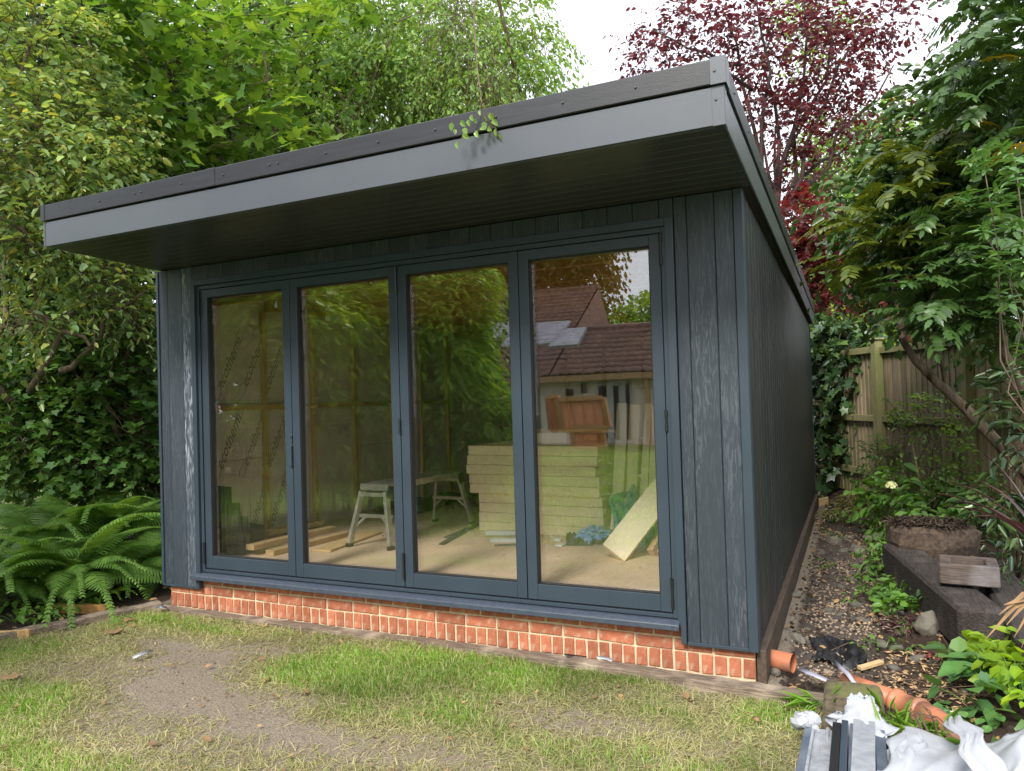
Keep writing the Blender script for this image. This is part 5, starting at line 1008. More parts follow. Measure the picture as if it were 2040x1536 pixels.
# terracotta pipes
p0 = onz(1532, 1312, .03); p1 = onz(1580, 1322, .03); mb = MB().tube([p0, p1], .055, 18, False); mb.tube([p1, p0], .050, 18, False)
single('drain_pipe_stub', mb, MT['terra'], 'short terracotta drain pipe stub at the corner of the plinth', 'drain pipe', smooth=True)
pp_t = thing('drain_pipe', 'long terracotta plastic drain pipe with ribbed sockets half buried in the soil', 'drain pipe', tuple(map(float, onz(1800, 1400, 0))))
pl = [onz(1685, 1358, -.01), onz(1780, 1395, .0)]; part('pipe', MB().tube(pl, .05, 18), MT['terra'], pp_t, smooth=True)
pl = [onz(1783, 1397, .0), onz(1838, 1420, .01)]; part('socket', MB().tube([pl[0], pl[0]+(pl[1]-pl[0])*.04, pl[0]+(pl[1]-pl[0])*.14, pl[0]+(pl[1]-pl[0])*.16, pl[0]+(pl[1]-pl[0])*.8, pl[0]+(pl[1]-pl[0])*.82, pl[1]], [.057, .064, .064, .056, .056, .065, .063], 20), MT['terra'], pp_t, smooth=True)
pl = [onz(1836, 1419, .01), onz(1865, 1434, .01), onz(1895, 1457, .005), onz(1915, 1490, .0)]; part('bend', MB().tube(pl, [.054, .056, .055, .052], 20), MT['terra'], pp_t, smooth=True)
pl = [onz(1810, 1480, .0), onz(1775, 1500, -.01)]; single('pipe_fragment', MB().tube(pl, .05, 12), MT['terra'], 'broken terracotta fragment between the wrap bundle and the pipe', 'pipe fragment', smooth=True)
mb = MB()
for k in range(9):
    a0 = onz(1815+RS.uniform(-15, 30), 1415+RS.uniform(-10, 15), .1); a1 = onz(1880+RS.uniform(-40, 40), 1480+RS.uniform(-20, 20), .03); mb.tube([a0, (a0+a1)/2+np.array([0, 0, .05*RS.rand()]), a1], .003, 4)
for k in range(28):
    a0 = gp(1600+RS.rand()*300, 1240+RS.rand()*190); a0[2] += .02; dd = np.array([RS.normal(), RS.normal(), 0])*.12; mb.tube([a0, a0+dd+np.array([0, 0, .03]), a0+dd*2.1], .0022, 3)
tag(single('roots', mb, MT['twig'], 'thin pale roots straggling over the soil and pipe', 'roots'), kind='stuff')
mb = MB().tube([gp(1852, 1392)+np.array([0, 0, .02]), gp(1905, 1325)+np.array([0, 0, .06]), at(2042, 1085, 3.9)*0+gp(1960, 1300)+np.array([0, 0, .12])], [.006, .005, .004], 6)
single('stick', mb, TW, 'thin bare stick standing out of the soil behind the pipe', 'stick')
# membrane and straps
m0 = gp(1625, 1325); 
cloth(lambda u, v: (m0[0]-.03+u*.28+.03*math.sin(v*5), m0[1]-.02+v*.45+.03*math.sin(u*6), float(gz(m0[0]+u*.3, m0[1]+v*.5))-.008+.05*(1-abs(2*float(fbm(u*4, v*4))-1))**3+.015*(1-abs(2*float(vnoise(u*9+3, v*9))-1))), 24, 24, 'weed_membrane', MT['membrane'], 'crumpled black weed membrane poking out of the gravel', 'membrane', .002)
def ribbon(pts, w, name, m, label, cat):
    pts = [np.array(p) for p in pts]; vs = []; n = len(pts)
    for i, p in enumerate(pts):
        d = pts[min(i+1, n-1)]-pts[max(i-1, 0)]; d /= np.linalg.norm(d); s = np.cross(d, (0, 0, 1)); s /= np.linalg.norm(s); k = w*math.sin((i+.4)/(n-.2)*3.14)**.4
        vs += [p+s*k/2, p-s*k/2+np.array([0, 0, .008])]
    o = single(name, MB().add(vs, [(2*i, 2*i+1, 2*i+3, 2*i+2) for i in range(n-1)]), m, label, cat, smooth=True); q = o.modifiers.new('t', 'SOLIDIFY'); q.thickness = .0015; return o
ribbon([onz(1592, 1333, .05), onz(1612, 1342, .06), onz(1632, 1350, .05), onz(1655, 1360, .03), onz(1680, 1372, .01)], .035, 'plastic_strap', MT['strap'], 'lilac plastic strip lying beside the pipe stub', 'plastic strap')
ribbon([onz(1662, 1318, .03), onz(1676, 1332, .07), onz(1690, 1345, .06), onz(1700, 1360, .04), onz(1716, 1375, .01)], .022, 'plastic_strap', MT['strap'], 'grey plastic strip curving over the end of the long pipe', 'plastic strap')
ribbon([onz(1125, 1306, .05), onz(1145, 1309, .03), onz(1168, 1312, .03)], .03, 'rubber_scrap', MT['black'], 'black rubber scrap on the timber at the foot of the bricks', 'scrap')
ribbon([onz(1188, 1311, .04), onz(1205, 1312, .03), onz(1220, 1317, .03)], .028, 'foil_scrap', MT['wrapper'], 'silver and black scrap beside the rubber scrap on the timber', 'scrap')
ribbon([onz(265, 1312, .012), onz(282, 1304, .02), onz(304, 1297, .012)], .035, 'foil_scrap', MT['wrapper'], 'white torn scrap lying on the dirt at the left', 'scrap')
ribbon([onz(310, 1212, .02), onz(322, 1209, .04), onz(333, 1212, .02)], .03, 'plastic_scrap', MT['steeltrim'], 'blue grey plastic scrap near the left end of the bricks', 'scrap')
ribbon([onz(1500, 1430, .01), onz(1508, 1434, .02), onz(1516, 1437, .01)], .02, 'leaf', MT['deadleaf'], 'single dry leaf on the lawn right of centre', 'leaf')
for px, py, w_, lb in [(225, 1268, .09, 'large curled dead leaf on the lawn at the left'), (20, 1360, .08, 'dark dead leaf at the left edge of the lawn'), (1370, 1402, .06, 'tan dead leaf on the lawn below the right bricks'), (832, 1434, .025, 'small orange petal on the lawn below centre'), (262, 1240, .07, 'grey green leaf lying against the edging')]:
    q = gp(px, py); V_, F_q = lobed('maple') if w_ > .065 else ovate(.6, .12, .15); V_ = V_*w_*1.1; V_[:, 2] += .025+.25*V_[:, 1]**2/w_+RS.normal(size=len(V_))*.003
    a_ = RS.rand()*6; V_ = np.stack([V_[:, 0]*math.cos(a_)-V_[:, 1]*math.sin(a_), V_[:, 0]*math.sin(a_)+V_[:, 1]*math.cos(a_), V_[:, 2]], 1)
    o = link('dead_leaf', npmesh('dead_leaf', V_, F_q, MT['orange'] if 'orange' in lb else MT['deadleaf'])); o.location = q; tag(o, lb, 'dead leaf')
# foreground bundle of trims in wrap, and white sheeting
bt = thing('trim_bundle', 'bundle of metal roof trims in torn white and clear wrapping on the lawn', 'trim bundle', tuple(map(float, onz(1680, 1500, 0))))
def L2(x, y, z): return onz(x, y, z)
def bar(name, a0, a1, w, h, m, z): return part(name, MB().beam(lift(onz(*a0, z), z), lift(onz(*a1, z), z), w, h), m, bt, bevel=.002)
bar('trim', (1612, 1452), (1575, 1640), .03, .045, MT['steeltrim'], .09); bar('trim', (1622, 1452), (1590, 1640), .012, .05, MT['wrapper'], .085)
bar('trim', (1668, 1450), (1655, 1640), .034, .05, MT['black'], .11); bar('trim', (1684, 1448), (1675, 1640), .026, .06, MT['frame'], .11); bar('trim', (1697, 1452), (1690, 1640), .014, .05, MT['steeltrim'], .10)
bar('wrapped_trim', (1722, 1448), (1718, 1640), .085, .06, MT['wrapper'], .10); bar('wrapped_trim', (1752, 1450), (1765, 1640), .04, .06, MT['steeltrim'], .08)
bar('wrapped_trim', (1643, 1462), (1620, 1640), .10, .04, MT['wrapper'], .07)
def wrap_fn(u, v):
    a_ = onz(1598+u*165, 1448, .1); b_ = onz(1562+u*205, 1640, .1); p = a_*(1-v)+b_*v
    z = .03+.055*math.sin(min(1, u*1.02)*3.14)**.5+.012*math.sin(u*25+v*7)+.008*math.sin(u*47-v*11); return (p[0], p[1], z)
mb = MB(); nu, nv = 44, 20; vs = [wrap_fn(i/nu, j/nv) for j in range(nv+1) for i in range(nu+1)]
mb.add(vs, [(j*(nu+1)+i, j*(nu+1)+i+1, (j+1)*(nu+1)+i+1, (j+1)*(nu+1)+i) for j in range(nv) for i in range(nu)]); o = part('wrapping', mb, MT['wrapper'], bt, smooth=True)
mb = MB(); nn_, hh_ = 18, 14; a0 = onz(1716, 1455, .1); vs = []
for j in range(hh_+1):
    t_ = j/hh_; cpt = a0+(at(1718, 1388, np.dot(onz(1700, 1420, .1)-CAM, fw))-a0)*t_; r_ = .10*(1-t_)**.8*(1+.2*math.sin(t_*9))+.018+.03*(t_ > .8)*(t_-.8)*5
    for k in range(nn_): a_ = k/nn_*6.283; q_ = r_*(1+.28*math.sin(5*a_+t_*5)+.12*math.sin(9*a_)); vs.append((cpt[0]+q_*math.cos(a_), cpt[1]+.6*q_*math.sin(a_), cpt[2]+.01*math.sin(7*a_+j)))
mb.add(vs, [(j*nn_+k, j*nn_+(k+1) % nn_, (j+1)*nn_+(k+1) % nn_, (j+1)*nn_+k) for j in range(hh_) for k in range(nn_)]+[tuple(hh_*nn_+k for k in range(nn_))]); part('twisted_wrap_end', mb, MT['sheet'], bt, smooth=True)
mb = MB(); a0 = onz(1608, 1450, .09)
for k in range(16): rock(mb, (a0[0]+RS.normal()*.025, a0[1]+RS.normal()*.02, .08+RS.rand()*.05), .028, (1.4, .7, .9))
part('torn_wrap', mb, MT['sheet'], bt)
def sheet_fn(x0, y0, x1, y1, x2, y2, x3, y3, zb, amp, ph):
    A_, B_, C_, D_ = [onz(x, y, zb) for x, y in ((x0, y0), (x1, y1), (x2, y2), (x3, y3))]
    def f(u, v):
        p = A_*(1-u)*(1-v)+B_*u*(1-v)+C_*u*v+D_*(1-u)*v
        rg_ = lambda a, b: 1-abs(2*float(vnoise(a, b))-1)
        z = zb+amp*(1.7*rg_(u*2.3+ph*3, v*1.7+u)+.45*rg_(u*5+v*2+ph, v*3.3)**2+.10*rg_(u*11, v*8+ph)-1.0)+.04*math.sin(v*3.14)
        return (p[0]+.015*math.sin(v*14+ph), p[1]+.015*math.sin(u*17+ph), z)
    return f
cloth(sheet_fn(1800, 1462, 2110, 1470, 2130, 1660, 1730, 1650, .06, .05, 0.3), 50, 40, 'plastic_sheeting', MT['sheet'], 'rumpled white plastic sheeting in the bottom right corner', 'plastic sheeting', .002)
cloth(sheet_fn(1878, 1440, 1912, 1432, 2010, 1560, 1950, 1600, .16, .022, 1.9), 20, 30, 'plastic_sheeting', MT['sheet'], 'raised folded flap of white plastic lying over the rumpled sheeting', 'plastic sheeting', .003)
cloth(sheet_fn(1770, 1480, 1850, 1470, 1880, 1600, 1742, 1590, .05, .045, 3.9), 24, 24, 'plastic_sheeting', MT['sheet'], 'small crumpled white sheet tucked beside the trim bundle', 'plastic sheeting', .002)
# ------------------------------------------------------------------ plants of the right bed
def PT(L_): return [gp(*p) for p in L_]
herbs('strawberry_plant', 'creeping green leaves spilling over the near end of the sleeper path', 'plant', PT([(1745, 1180), (1765, 1200), (1790, 1190), (1800, 1215), (1775, 1225), (1740, 1150), (1825, 1210)]), 22, .085, LF['herb'], OV, .13, .10)
herbs('bramble', 'round leaved green seedling patch at the right edge near the pipe', 'plant', [onz(x, y, .04) for x, y in [(1925, 1330), (1945, 1350), (1960, 1375), (1925, 1400), (1985, 1345), (1960, 1320)]], 9, .10, LF['laurel'], ovate(.85, .08, -.05), .16, .11)
herbs('lime_geranium', 'lime green leafy plant in the lower right corner by the sheeting', 'plant', [onz(x, y, .03) for x, y in [(2010, 1380), (2035, 1400), (2030, 1350), (2050, 1420), (2000, 1340), (2020, 1370)]], 22, .10, LF['lime'], OV, .24, .12)
herbs('ground_ivy', 'small round leaves around the elbow of the pipe', 'plant', [onz(x, y, .0) for x, y in [(1945, 1440), (1965, 1430), (1990, 1445), (1925, 1430), (1950, 1460)]], 7, .08, LF['laurel'], ovate(.9, .06, -.05), .07, .10)
herbs('mixed_weeds', 'leafy weeds up the middle of the bed beside the stones', 'weeds', PT([(1745, 1060), (1760, 1085), (1740, 1110), (1775, 1120), (1735, 1130), (1760, 1140), (1790, 1060), (1720, 1050), (1690, 1045), (1740, 1020), (1770, 1030)]), 26, .065, LF['herb'], OV, .20, .14)
herbs('path_weeds', 'straggling small weeds growing through the shingle', 'weeds', PT([(1700, 1160), (1690, 1200), (1735, 1190), (1650, 1130), (1640, 1060), (1725, 1300), (1765, 1290), (1800, 1300), (1670, 1075)]), 10, .045, LF['herb'], OV, .07, .09)
herbs('sleeper_weeds', 'leafy weeds growing along the left face of the dark sleeper', 'weeds', PT([(1790, 1110), (1800, 1135), (1815, 1160), (1835, 1185), (1785, 1085), (1850, 1215)]), 20, .06, LF['ivy'], OV, .16, .10)
herbs('pulled_weeds', 'heap of wilted pulled weeds and stalks far along the path', 'weeds', PT([(1690, 1010), (1710, 1000), (1720, 1015), (1680, 1030), (1660, 1040)]), 60, .10, LF['grass_dry'], (DI[0]*np.array([1, .3, 1]), DI[1]), .16, .2)
herbs('shaded_groundcover', 'dark low groundcover along the foot of the fence', 'groundcover', PT([(1720, 970), (1760, 985), (1800, 1000), (1850, 1020), (1900, 1030), (1950, 1040), (2000, 1060), (1830, 985), (1770, 960), (1880, 1000), (2020, 1040), (1730, 940), (1800, 960)]), 40, .075, LF['shrub'], OV, .34, .22)
herbs('heuchera', 'clump of dark purple wiry leaves beside the path', 'plant', PT([(1815, 1255), (1800, 1265), (1790, 1245)]), 50, .06, LF['cord'], (DI[0]*np.array([1, .4, 1]), DI[1]), .06, .09)
herbs('pink_leaves', 'small clump of crimson leaves on the bare soil', 'plant', PT([(1860, 1312), (1840, 1310)]), 12, .035, MT['redbit'], OV, .03, .05)
herbs('lower_herbs', 'mixed herbs at the right edge below the sword leaves', 'plant', [onz(x, y, .2) for x, y in [(2000, 1110), (2030, 1130), (2040, 1090), (2025, 1180), (1985, 1080)]], 22, .085, LF['ivy'], (OV[0]*np.array([1, .6, 1]), OV[1]), .18, .14)
herbs('blackened_edge_grass', 'tufts of grass by the timber end and pipe', 'grass tuft', [onz(x, y, 0) for x, y in [(1770, 1440), (1790, 1455), (1800, 1480), (1830, 1465), (1640, 1410), (1770, 1500), (1850, 1480)]], 30, .16, LF['grass'], (DI[0]*np.array([1, .14, 1]), DI[1]), .05, .06)
def shrub(name, label, blobs_, n, L_, nl, size, m, tpl=OV, base=None, cat='shrub', **k):
    b = np.array(base if base is not None else [blobs_[0][0][0], blobs_[0][0][1], float(gz(blobs_[0][0][0], blobs_[0][0][1]))]); s = tree(name, label, b, cat)
    for c, r in blobs_: limb(s, wig(b, c, 4, .15), .012, .004, TW, 5, 'stem')
    foliage('leaves', s, m, tpl, blobs_, n, L_, nl, size, TW, **k); return s
hy = shrub('hydrangea', 'hydrangea with broad green leaves and cream flower heads before the fence', [blobpx(1785, 985, 7.6, 60, 45, .25), blobpx(1830, 1010, 7.2, 60, 35, .25), blobpx(1860, 1050, 6.6, 50, 30, .2)], 110, .25, 6, .115, LF['herb'], upn=.8)
for px, py, r in [(1776, 968, .05), (1868, 1058, .055), (1910, 1062, .03)]:
    c = at(px, py, 6.7); n = 70; u = unit(n); u[:, 2] = abs(u[:, 2])*.5; P = c+u*r; V, F = scatter(P, np.cross(u, unit(n)), u, .022+.01*RS.rand(n), ovate(.9)); o = link('flower_head', npmesh('flower_head', V-base_of(hy), F, MT['petal']), None, hy)
shrub('rose_bush', 'leafy climber arching up the fence on a cane', [blobpx(1800, 880, 8, 36, 60, .2), blobpx(1830, 815, 7.9, 42, 26, .2), blobpx(1880, 840, 7.6, 45, 60, .2), blobpx(1850, 940, 7.6, 60, 30, .25), blobpx(1895, 920, 7.3, 24, 50, .2)], 130, .26, 7, .055, LF['cherry'], upn=.6)
shrub('viburnum', 'dark small leaved shrub in shade against the fence post', [blobpx(1745, 915, 9.2, 24, 40, .2), blobpx(1900, 985, 7.2, 50, 35, .25), blobpx(1960, 1000, 6.6, 50, 35, .2)], 130, .26, 7, .05, LF['shrub'])
shrub('hellebore', 'blue green leafy stems at the right edge below the mahonia', [blobpx(2015, 800, 5.2, 30, 45, .15), blobpx(1995, 1010, 5.2, 50, 25, .15), blobpx(2035, 870, 5, 22, 40, .1)], 70, .22, 6, .10, LF['ivy'], (OV[0]*np.array([1, .55, 1]), OV[1]))
c0 = at(1820, 900, 8); single('garden_cane', MB().tube([at(1818, 885, 7.8), at(1832, 960, 7.7), at(1841, 1005, 7.6)], .008, 6), MT['cane'], 'thin pale garden cane leaning among the climber', 'cane')
# cordyline
b = at(2150, 1125, 4.3); Co = tree('cordyline', 'purple sword leaved cordyline reaching in from the right edge', b, 'cordyline')
for k, (x, y, t) in enumerate([(1868, 985, 4.4), (1890, 960, 4.6), (1960, 905, 4.6), (1985, 890, 4.5), (2010, 930, 4.2), (1885, 1010, 4.2), (1990, 960, 4.5), (2030, 880, 4.3), (1950, 960, 4.7), (1905, 1000, 4.8), (2045, 1010, 4.0), (1945, 1030, 4.0)]):
    e = at(x, y, t); s = b+np.array([-.1, 0, -.02]); d = e-s; Ld = np.linalg.norm(d); d /= Ld; side = np.cross(d, (0, 0, 1)); side /= np.linalg.norm(side); vs = []
    for i in range(8):
        u = i/7; w = .052*math.sin(min(1, u*1.15+.12)*3.0)**.7*(1-.3*u) if u < 1 else .002; w = max(w, .002); c = s+d*Ld*u+np.array([0, 0, .10*math.sin(u*3.14)]); vs += [c+side*w/2+np.array([0, 0, .008]), c, c-side*w/2+np.array([0, 0, .008])]
    fs = [q for i in range(7) for q in ((3*i, 3*i+1, 3*i+4, 3*i+3), (3*i+1, 3*i+2, 3*i+5, 3*i+4))]; part('leaf', MB().add(vs, fs), LF['cord'], Co, smooth=True)
dl_ = thing('dead_frond', 'dry tan dead cordyline leaves hanging at the right edge over the sleeper', 'dead frond', tuple(map(float, at(2080, 1230, 3.5))))
for k, (x, y) in enumerate([(1962, 1275), (1990, 1225), (2005, 1245), (2020, 1270), (2035, 1290), (2000, 1205)]):
    s = at(2085, 1180+k*8, 3.5); e = at(x, y, 3.45); mid = (s+e)/2+np.array([0, 0, .05]); side = np.array([0, .012, .012])
    part('leaf', MB().add([s+side, s-side, mid+side, mid-side, e+side*.1, e-side*.1], [(0, 1, 3, 2), (2, 3, 5, 4)]), MT['deadleaf'], dl_)
# ------------------------------------------------------------------ the garden and bungalow behind the camera (seen in the doors)
PW = behindz(1180, 886)[1]            # house wall plane
bun = thing('bungalow', 'rendered bungalow with brown pantile roof and skylights, reflected in the door glass', 'bungalow', (-3, PW, 0))
BO = base_of(bun)
def bpart(name, mb, m, **k): return part(name, mb, m, bun, **k)
ez = behindp(1180, 748, (0, PW+.45, 0), (0, 1, 0))[2]          # eaves height
ang = math.radians(33); n_ = np.array([0, math.sin(ang), math.cos(ang)]); E0 = np.array([0, PW+.5, ez+.05])
def onroof(x, y): return behindp(x, y, E0, n_)
rg = onroof(1160, 575); rl = onroof(1300, 648)
up_ = np.array([0, -math.cos(ang), math.sin(ang)])
XLf, XRt = -16., onroof(1192, 575)[0]; XR2 = 6.0
Lr = (rg[2]-E0[2])/math.sin(ang); Lr2 = (rl[2]-E0[2])/math.sin(ang)
bpart('wall', MB().box(XLf+.5, XR2-.4, PW-8, PW, -.1, ez+.02), MT['render'])
bpart('fascia_board', MB().box(XLf, XR2, PW+.46, PW+.5, ez-.16, ez+.03), MT['beige'])
bpart('eaves_soffit', MB().box(XLf, XR2, PW+.002, PW+.459, ez-.14, ez-.12), MT['beige'])
bpart('roof_underlay', MB().add([tuple(E0+np.array([XLf, 0, -.03])), tuple(E0+np.array([XRt, 0, -.03])), tuple(E0+up_*Lr+np.array([XRt, 0, -.03])), tuple(E0+up_*Lr+np.array([XLf, 0, -.03]))], [(0, 1, 2, 3)])
      .add([tuple(E0+np.array([XRt, 0, -.03])), tuple(E0+np.array([XR2, 0, -.03])), tuple(E0+up_*Lr2+np.array([XR2, 0, -.03])), tuple(E0+up_*Lr2+np.array([XRt, 0, -.03]))], [(0, 1, 2, 3)]), MT['dark'])
def tiles(x0, x1, L_, name='roof_tiles'):
    V = []; F = []; g = .32; nr = int(L_/g)+1; xs = np.arange(x0, x1, .055)
    for r in range(nr):
        a0 = r*g; a1 = min(L_, a0+g+.04); off = len(V); jit = .012*np.sin(xs*1.7+r*5.1)+.006*np.sin(xs*5.3+r)
        for x, j in zip(xs, jit):
            w = .022*math.sin(x/.30*6.283)+(.012 if math.sin(x/.30*6.283+1) > .6 else 0)
            lo = E0+up_*a0+n_*(.055+w+j); V.append((x, lo[1], lo[2])); lo2 = lo-n_*.045; hi = E0+up_*a1+n_*(.012+w); V.append((x, hi[1], hi[2])); V.append((x, lo2[1], lo2[2]))
        for i in range(len(xs)-1): a = off+3*i; F += [(a, a+3, a+4, a+1), (a+2, a+5, a+3, a)]
    o = link(name, npmesh(name, np.array(V)-BO, np.array(F), MT['rtile']), None, bun); o['kind'] = 'stuff'
tiles(XLf, XRt, Lr); tiles(XRt+.03, XR2, Lr2)
rtop = E0+up_*Lr; rt2 = E0+up_*Lr2
k = 0; xx = XLf
while xx < XRt: bpart('ridge_tile', MB().tube([(xx, rtop[1], rtop[2]+.02), (min(xx+.44, XRt), rtop[1], rtop[2]+.02)], .11, 8), MT['rtile']); xx += .45
xx = XRt+.1
while xx < XR2: bpart('ridge_tile', MB().tube([(xx, rt2[1], rt2[2]+.02), (min(xx+.44, XR2), rt2[1], rt2[2]+.02)], .11, 8), MT['rtile']); xx += .45
bpart('gable_wall', MB().add([(XRt, E0[1], E0[2]), (XRt, rtop[1], rtop[2]), (XRt, rtop[1]-3, E0[2])], [(0, 1, 2)]), MT['rtile'])
for (xa, ya), (xb, yb) in [((1030, 654), (1112, 690)), ((1114, 664), (1152, 694)), ((972, 652), (1022, 676))]:
    a = onroof(xa, ya); c = onroof(xb, yb); x0, x1 = min(a[0], c[0]), max(a[0], c[0]); s0 = (c-E0)@up_; s1 = (a-E0)@up_
    P4 = [E0+up_*s_+np.array([x_, 0, 0]) for s_ in (s0, s1) for x_ in (x0, x1)]; mb = MB()
    q = [P4[0], P4[1], P4[3], P4[2]]; w_ = mb.add([tuple(p+n_*.02) for p in q]+[tuple(p+n_*.15) for p in q], [(0, 3, 2, 1), (4, 5, 6, 7), (0, 1, 5, 4), (1, 2, 6, 5), (2, 3, 7, 6), (3, 0, 4, 7)])
    sk = bpart('skylight', mb, MT['wframe']); i_ = .10
    c4 = [E0+up_*s_+np.array([x_, 0, 0])+n_*.152 for s_, x_ in ((s0+i_, x0+i_), (s0+i_, x1-i_), (s1-i_, x1-i_), (s1-i_, x0+i_))]; part('pane', MB().add([tuple(p) for p in c4]+[tuple(p+n_*.006) for p in c4], [(0, 3, 2, 1), (4, 5, 6, 7), (0, 1, 5, 4), (1, 2, 6, 5), (2, 3, 7, 6), (3, 0, 4, 7)]), MT['skylight'], sk)
def onwall(x, y): return behindp(x, y, (0, PW, 0), (0, 1, 0))
def wallbox(name, p, q, y0, y1, m, par=None):
    a = onwall(*p); c = onwall(*q); return part(name, MB().box(min(a[0], c[0]), max(a[0], c[0]), PW+y0, PW+y1, min(a[2], c[2]), max(a[2], c[2])), MT[m], par or bun)
dr_ = wallbox('patio_door', (1188, 762), (1262, 882), .0, .05, 'wframe')
wallbox('pane', (1193, 770), (1212, 875), .051, .06, 'dark', dr_); wallbox('pane', (1222, 770), (1236, 875), .051, .06, 'dark', dr_); wallbox('pane', (1246, 766), (1258, 875), .051, .06, 'dark', dr_)
wallbox('downpipe', (1290, 752), (1303, 885), .3, .42, 'beige')
wallbox('window', (1066, 772), (1077, 860), 0, .05, 'dark')
wn = wallbox('lantern', (1130, 775), (1143, 788), .02, .14, 'black')
for k in range(5): wallbox('wall_ornament', (1157, 764+k*4), (1169, 766.4+k*4), .01, .04, 'black')
# stacked wooden cabinets / panels standing on the lawn edge
def mp(x, y, t): return behind(x, y, t)
TB = 17.0
def panel(name, quad, t, lb, cat, m='cabinet', th_=.25, ribs=True):
    v = [mp(x, y, t) for x, y in quad]; bk = [p+np.array([0, -th_, 0]) for p in v]
    root = thing(name, lb, cat, tuple(map(float, v[3])))
    part('back_panel', MB().add(v+bk, [(0, 1, 2, 3), (7, 6, 5, 4), (0, 4, 5, 1), (1, 5, 6, 2), (2, 6, 7, 3), (3, 7, 4, 0)]), MT[m], root)
    f = np.array([0, .05, 0])
    for i in range(4): part('frame_rail', MB().beam(v[i]+f, v[(i+1) % 4]+f, .10, .09, upv=(0, 1, 0)), MT['joist'], root, bevel=.004)
    for s in (.3, .55, .78):
        part('plank', MB().beam(v[0]*(1-s)+v[1]*s+f*.6, v[3]*(1-s)+v[2]*s+f*.6, .04, .03, upv=(0, 1, 0)), MT['cabinet'], root)
    return root
panel('wooden_cabinet', [(1112, 796), (1201, 792), (1214, 850), (1125, 858)], TB, 'upper orange brown wooden cabinet leaning on the reflected patio', 'cabinet')
panel('wooden_cabinet', [(1140, 850), (1200, 848), (1203, 889), (1146, 889)], TB, 'lower orange brown wooden panel below the leaning cabinet', 'cabinet')
panel('wooden_panel_stack', [(1092, 792), (1110, 788), (1116, 856), (1100, 856)], TB+.6, 'narrow dark brown stack of panels beside the cabinet', 'panel stack')
a = behindz(1060, 884); c = behindz(1310, 884); single('patio', MB().box(-9, 6, PW-.1, a[1]+.9, -.06, .01), MT['patio'], 'paved patio along the bungalow wall', 'patio', kind='structure')
# copper beech and trees around the bungalow
b = np.array([-9., PW-7, 0]); Be = tree('copper_beech', 'huge bronze leaved beech overhanging the bungalow roof, seen in the doors', b)
blK = [blobpx(1090, 470, 33, 120, 70, 3, True), blobpx(1140, 500, 33, 45, 45, 2, True), blobpx(1000, 480, 33, 150, 110, 3, True), blobpx(1160, 550, 34, 45, 40, 2, True), blobpx(1205, 580, 34, 16, 26, .8, True), blobpx(850, 430, 33, 180, 120, 3, True), blobpx(1060, 380, 32, 200, 80, 3, True)]
trunk_to(Be, b, [c for c, r in blK], .35)
foliage('crown', Be, LF['beech'], OV, blK, 3200, 1.2, 9, .26, None, droop=.9, upn=.4)
b = np.array([4., PW-12, 0]); Hd = tree('oak_tree', 'rounded green tree beyond the right end of the bungalow roof', b)
trunk_to(Hd, b, [behind(1290, 640, 38)], .3)
foliage('crown', Hd, LF['cherry'], OV, [blobpx(1300, 640, 38, 70, 36, 3, True), blobpx(1350, 640, 38, 60, 60, 3, True), blobpx(1250, 660, 38, 50, 30, 2, True)], 500, 1.3, 8, .3, None)
b = np.array([-10., -12, 0]); H2 = tree('conifer_hedge', 'tall dark hedge along the far left side of the garden, behind the bamboo', b, 'hedge')
foliage('crown', H2, LF['dark'], OV, [blobpx(420, 700, 17, 260, 260, 1.4, True), blobpx(640, 640, 18, 200, 260, 1.4, True), blobpx(840, 620, 19, 160, 230, 1.2, True), blobpx(520, 420, 20, 300, 150, 1.4, True), blobpx(640, 900, 15.5, 330, 120, .8, True)], 2300, 1.0, 9, .24, None, shell=.2)
b = np.array([14., -9, 0]); H3 = tree('lime_tree', 'broad green tree on the far right side of the garden behind the camera', b)
trunk_to(H3, b, [b+np.array([0, 0, 5.])], .25)
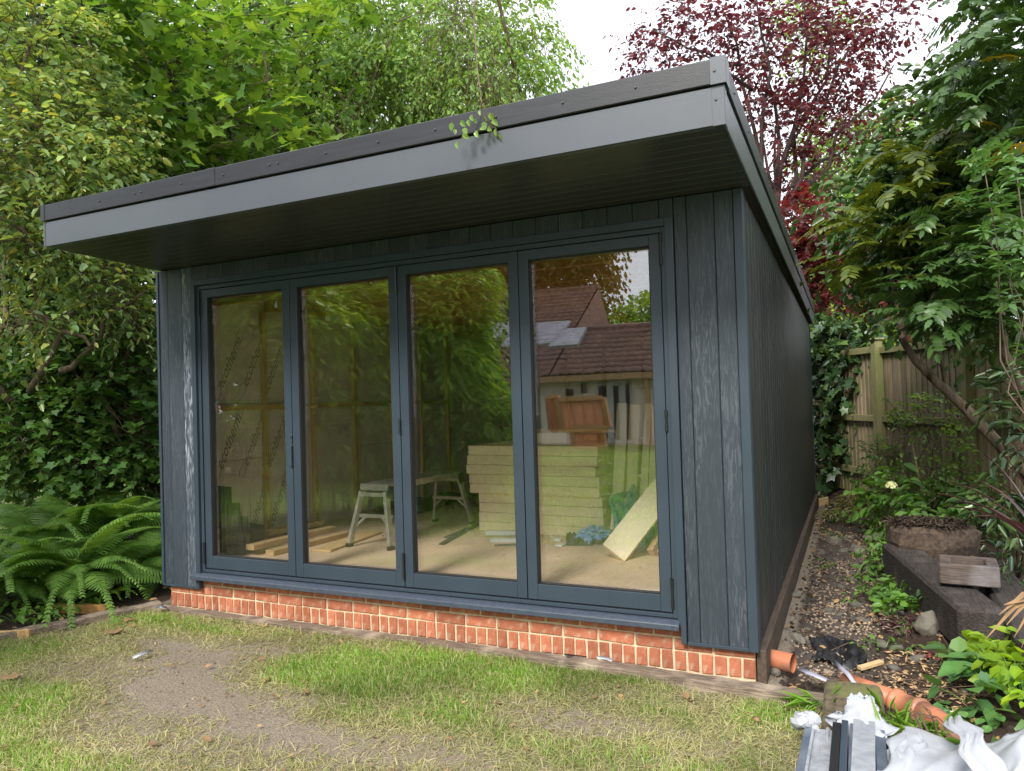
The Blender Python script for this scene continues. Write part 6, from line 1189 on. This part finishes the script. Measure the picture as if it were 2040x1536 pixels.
foliage('crown', H3, LF['cherry'], OV, [(b+np.array([0, 0, 5.5]), np.array([3, 3, 3.2])), (b+np.array([1, -5, 4.5]), np.array([3, 3, 3.2]))], 500, 1.3, 8, .3, None)
# bamboo clumps
BL = (DI[0]*np.array([1, .22, 1]), DI[1])
for gi, (lb, bl_, base, cns) in enumerate([
    ('dense bamboo clump nearest the doors, at the left of the reflection', [blobpx(560, 640, 9.5, 130, 110, .7, True), blobpx(500, 560, 9.6, 120, 80, .6, True), blobpx(600, 820, 10, 110, 60, .5, True)], behindz(560, 1130), [(500, 520), (560, 540), (600, 560), (640, 600)]),
    ('golden topped bamboo clump in the middle of the reflected screen', [blobpx(700, 640, 10.5, 100, 80, .7, True), blobpx(720, 760, 10.5, 90, 90, .6, True), blobpx(700, 860, 11, 80, 50, .5, True), blobpx(800, 620, 10.6, 60, 60, .5, True)], behindz(700, 1080), [(680, 560), (700, 540), (745, 560), (790, 570)]),
    ('tallest bright bamboo clump, rightmost of the reflected screen', [blobpx(880, 600, 11, 80, 70, .7, True), blobpx(880, 720, 11, 80, 110, .7, True), blobpx(930, 850, 11.2, 90, 110, .6, True), blobpx(960, 830, 11.4, 40, 90, .5, True), blobpx(860, 930, 11.2, 70, 60, .5, True), blobpx(930, 560, 11, 50, 30, .4, True)], behindz(900, 1040), [(860, 540), (900, 530), (940, 560), (980, 620)])]):
    c_ = bl_[0][0]; bb_ = np.array([c_[0], c_[1], 0.]); Bm = tree('bamboo_clump', lb, bb_, 'bamboo', 'bamboo clumps behind the camera')
    for cc_, rr_ in bl_:
        for q in range(5):
            e = cc_+RS.normal(size=3)*rr_*np.array([.45, .3, .2])+np.array([0, 0, rr_[2]*.6]); s = e+RS.normal(size=3)*np.array([.12, .12, 0]); s[2] = 0
            part('cane', MB().tube(wig(s, e, 6, .02), [.009]*6+[.003], 5), MT['cane'], Bm, smooth=True)
    foliage('leaves', Bm, LF['bamboo'], BL, bl_, [2300, 2600, 4600][gi], .38, 12, .135, None, droop=.8, upn=.3, shell=.4, spread=.7)
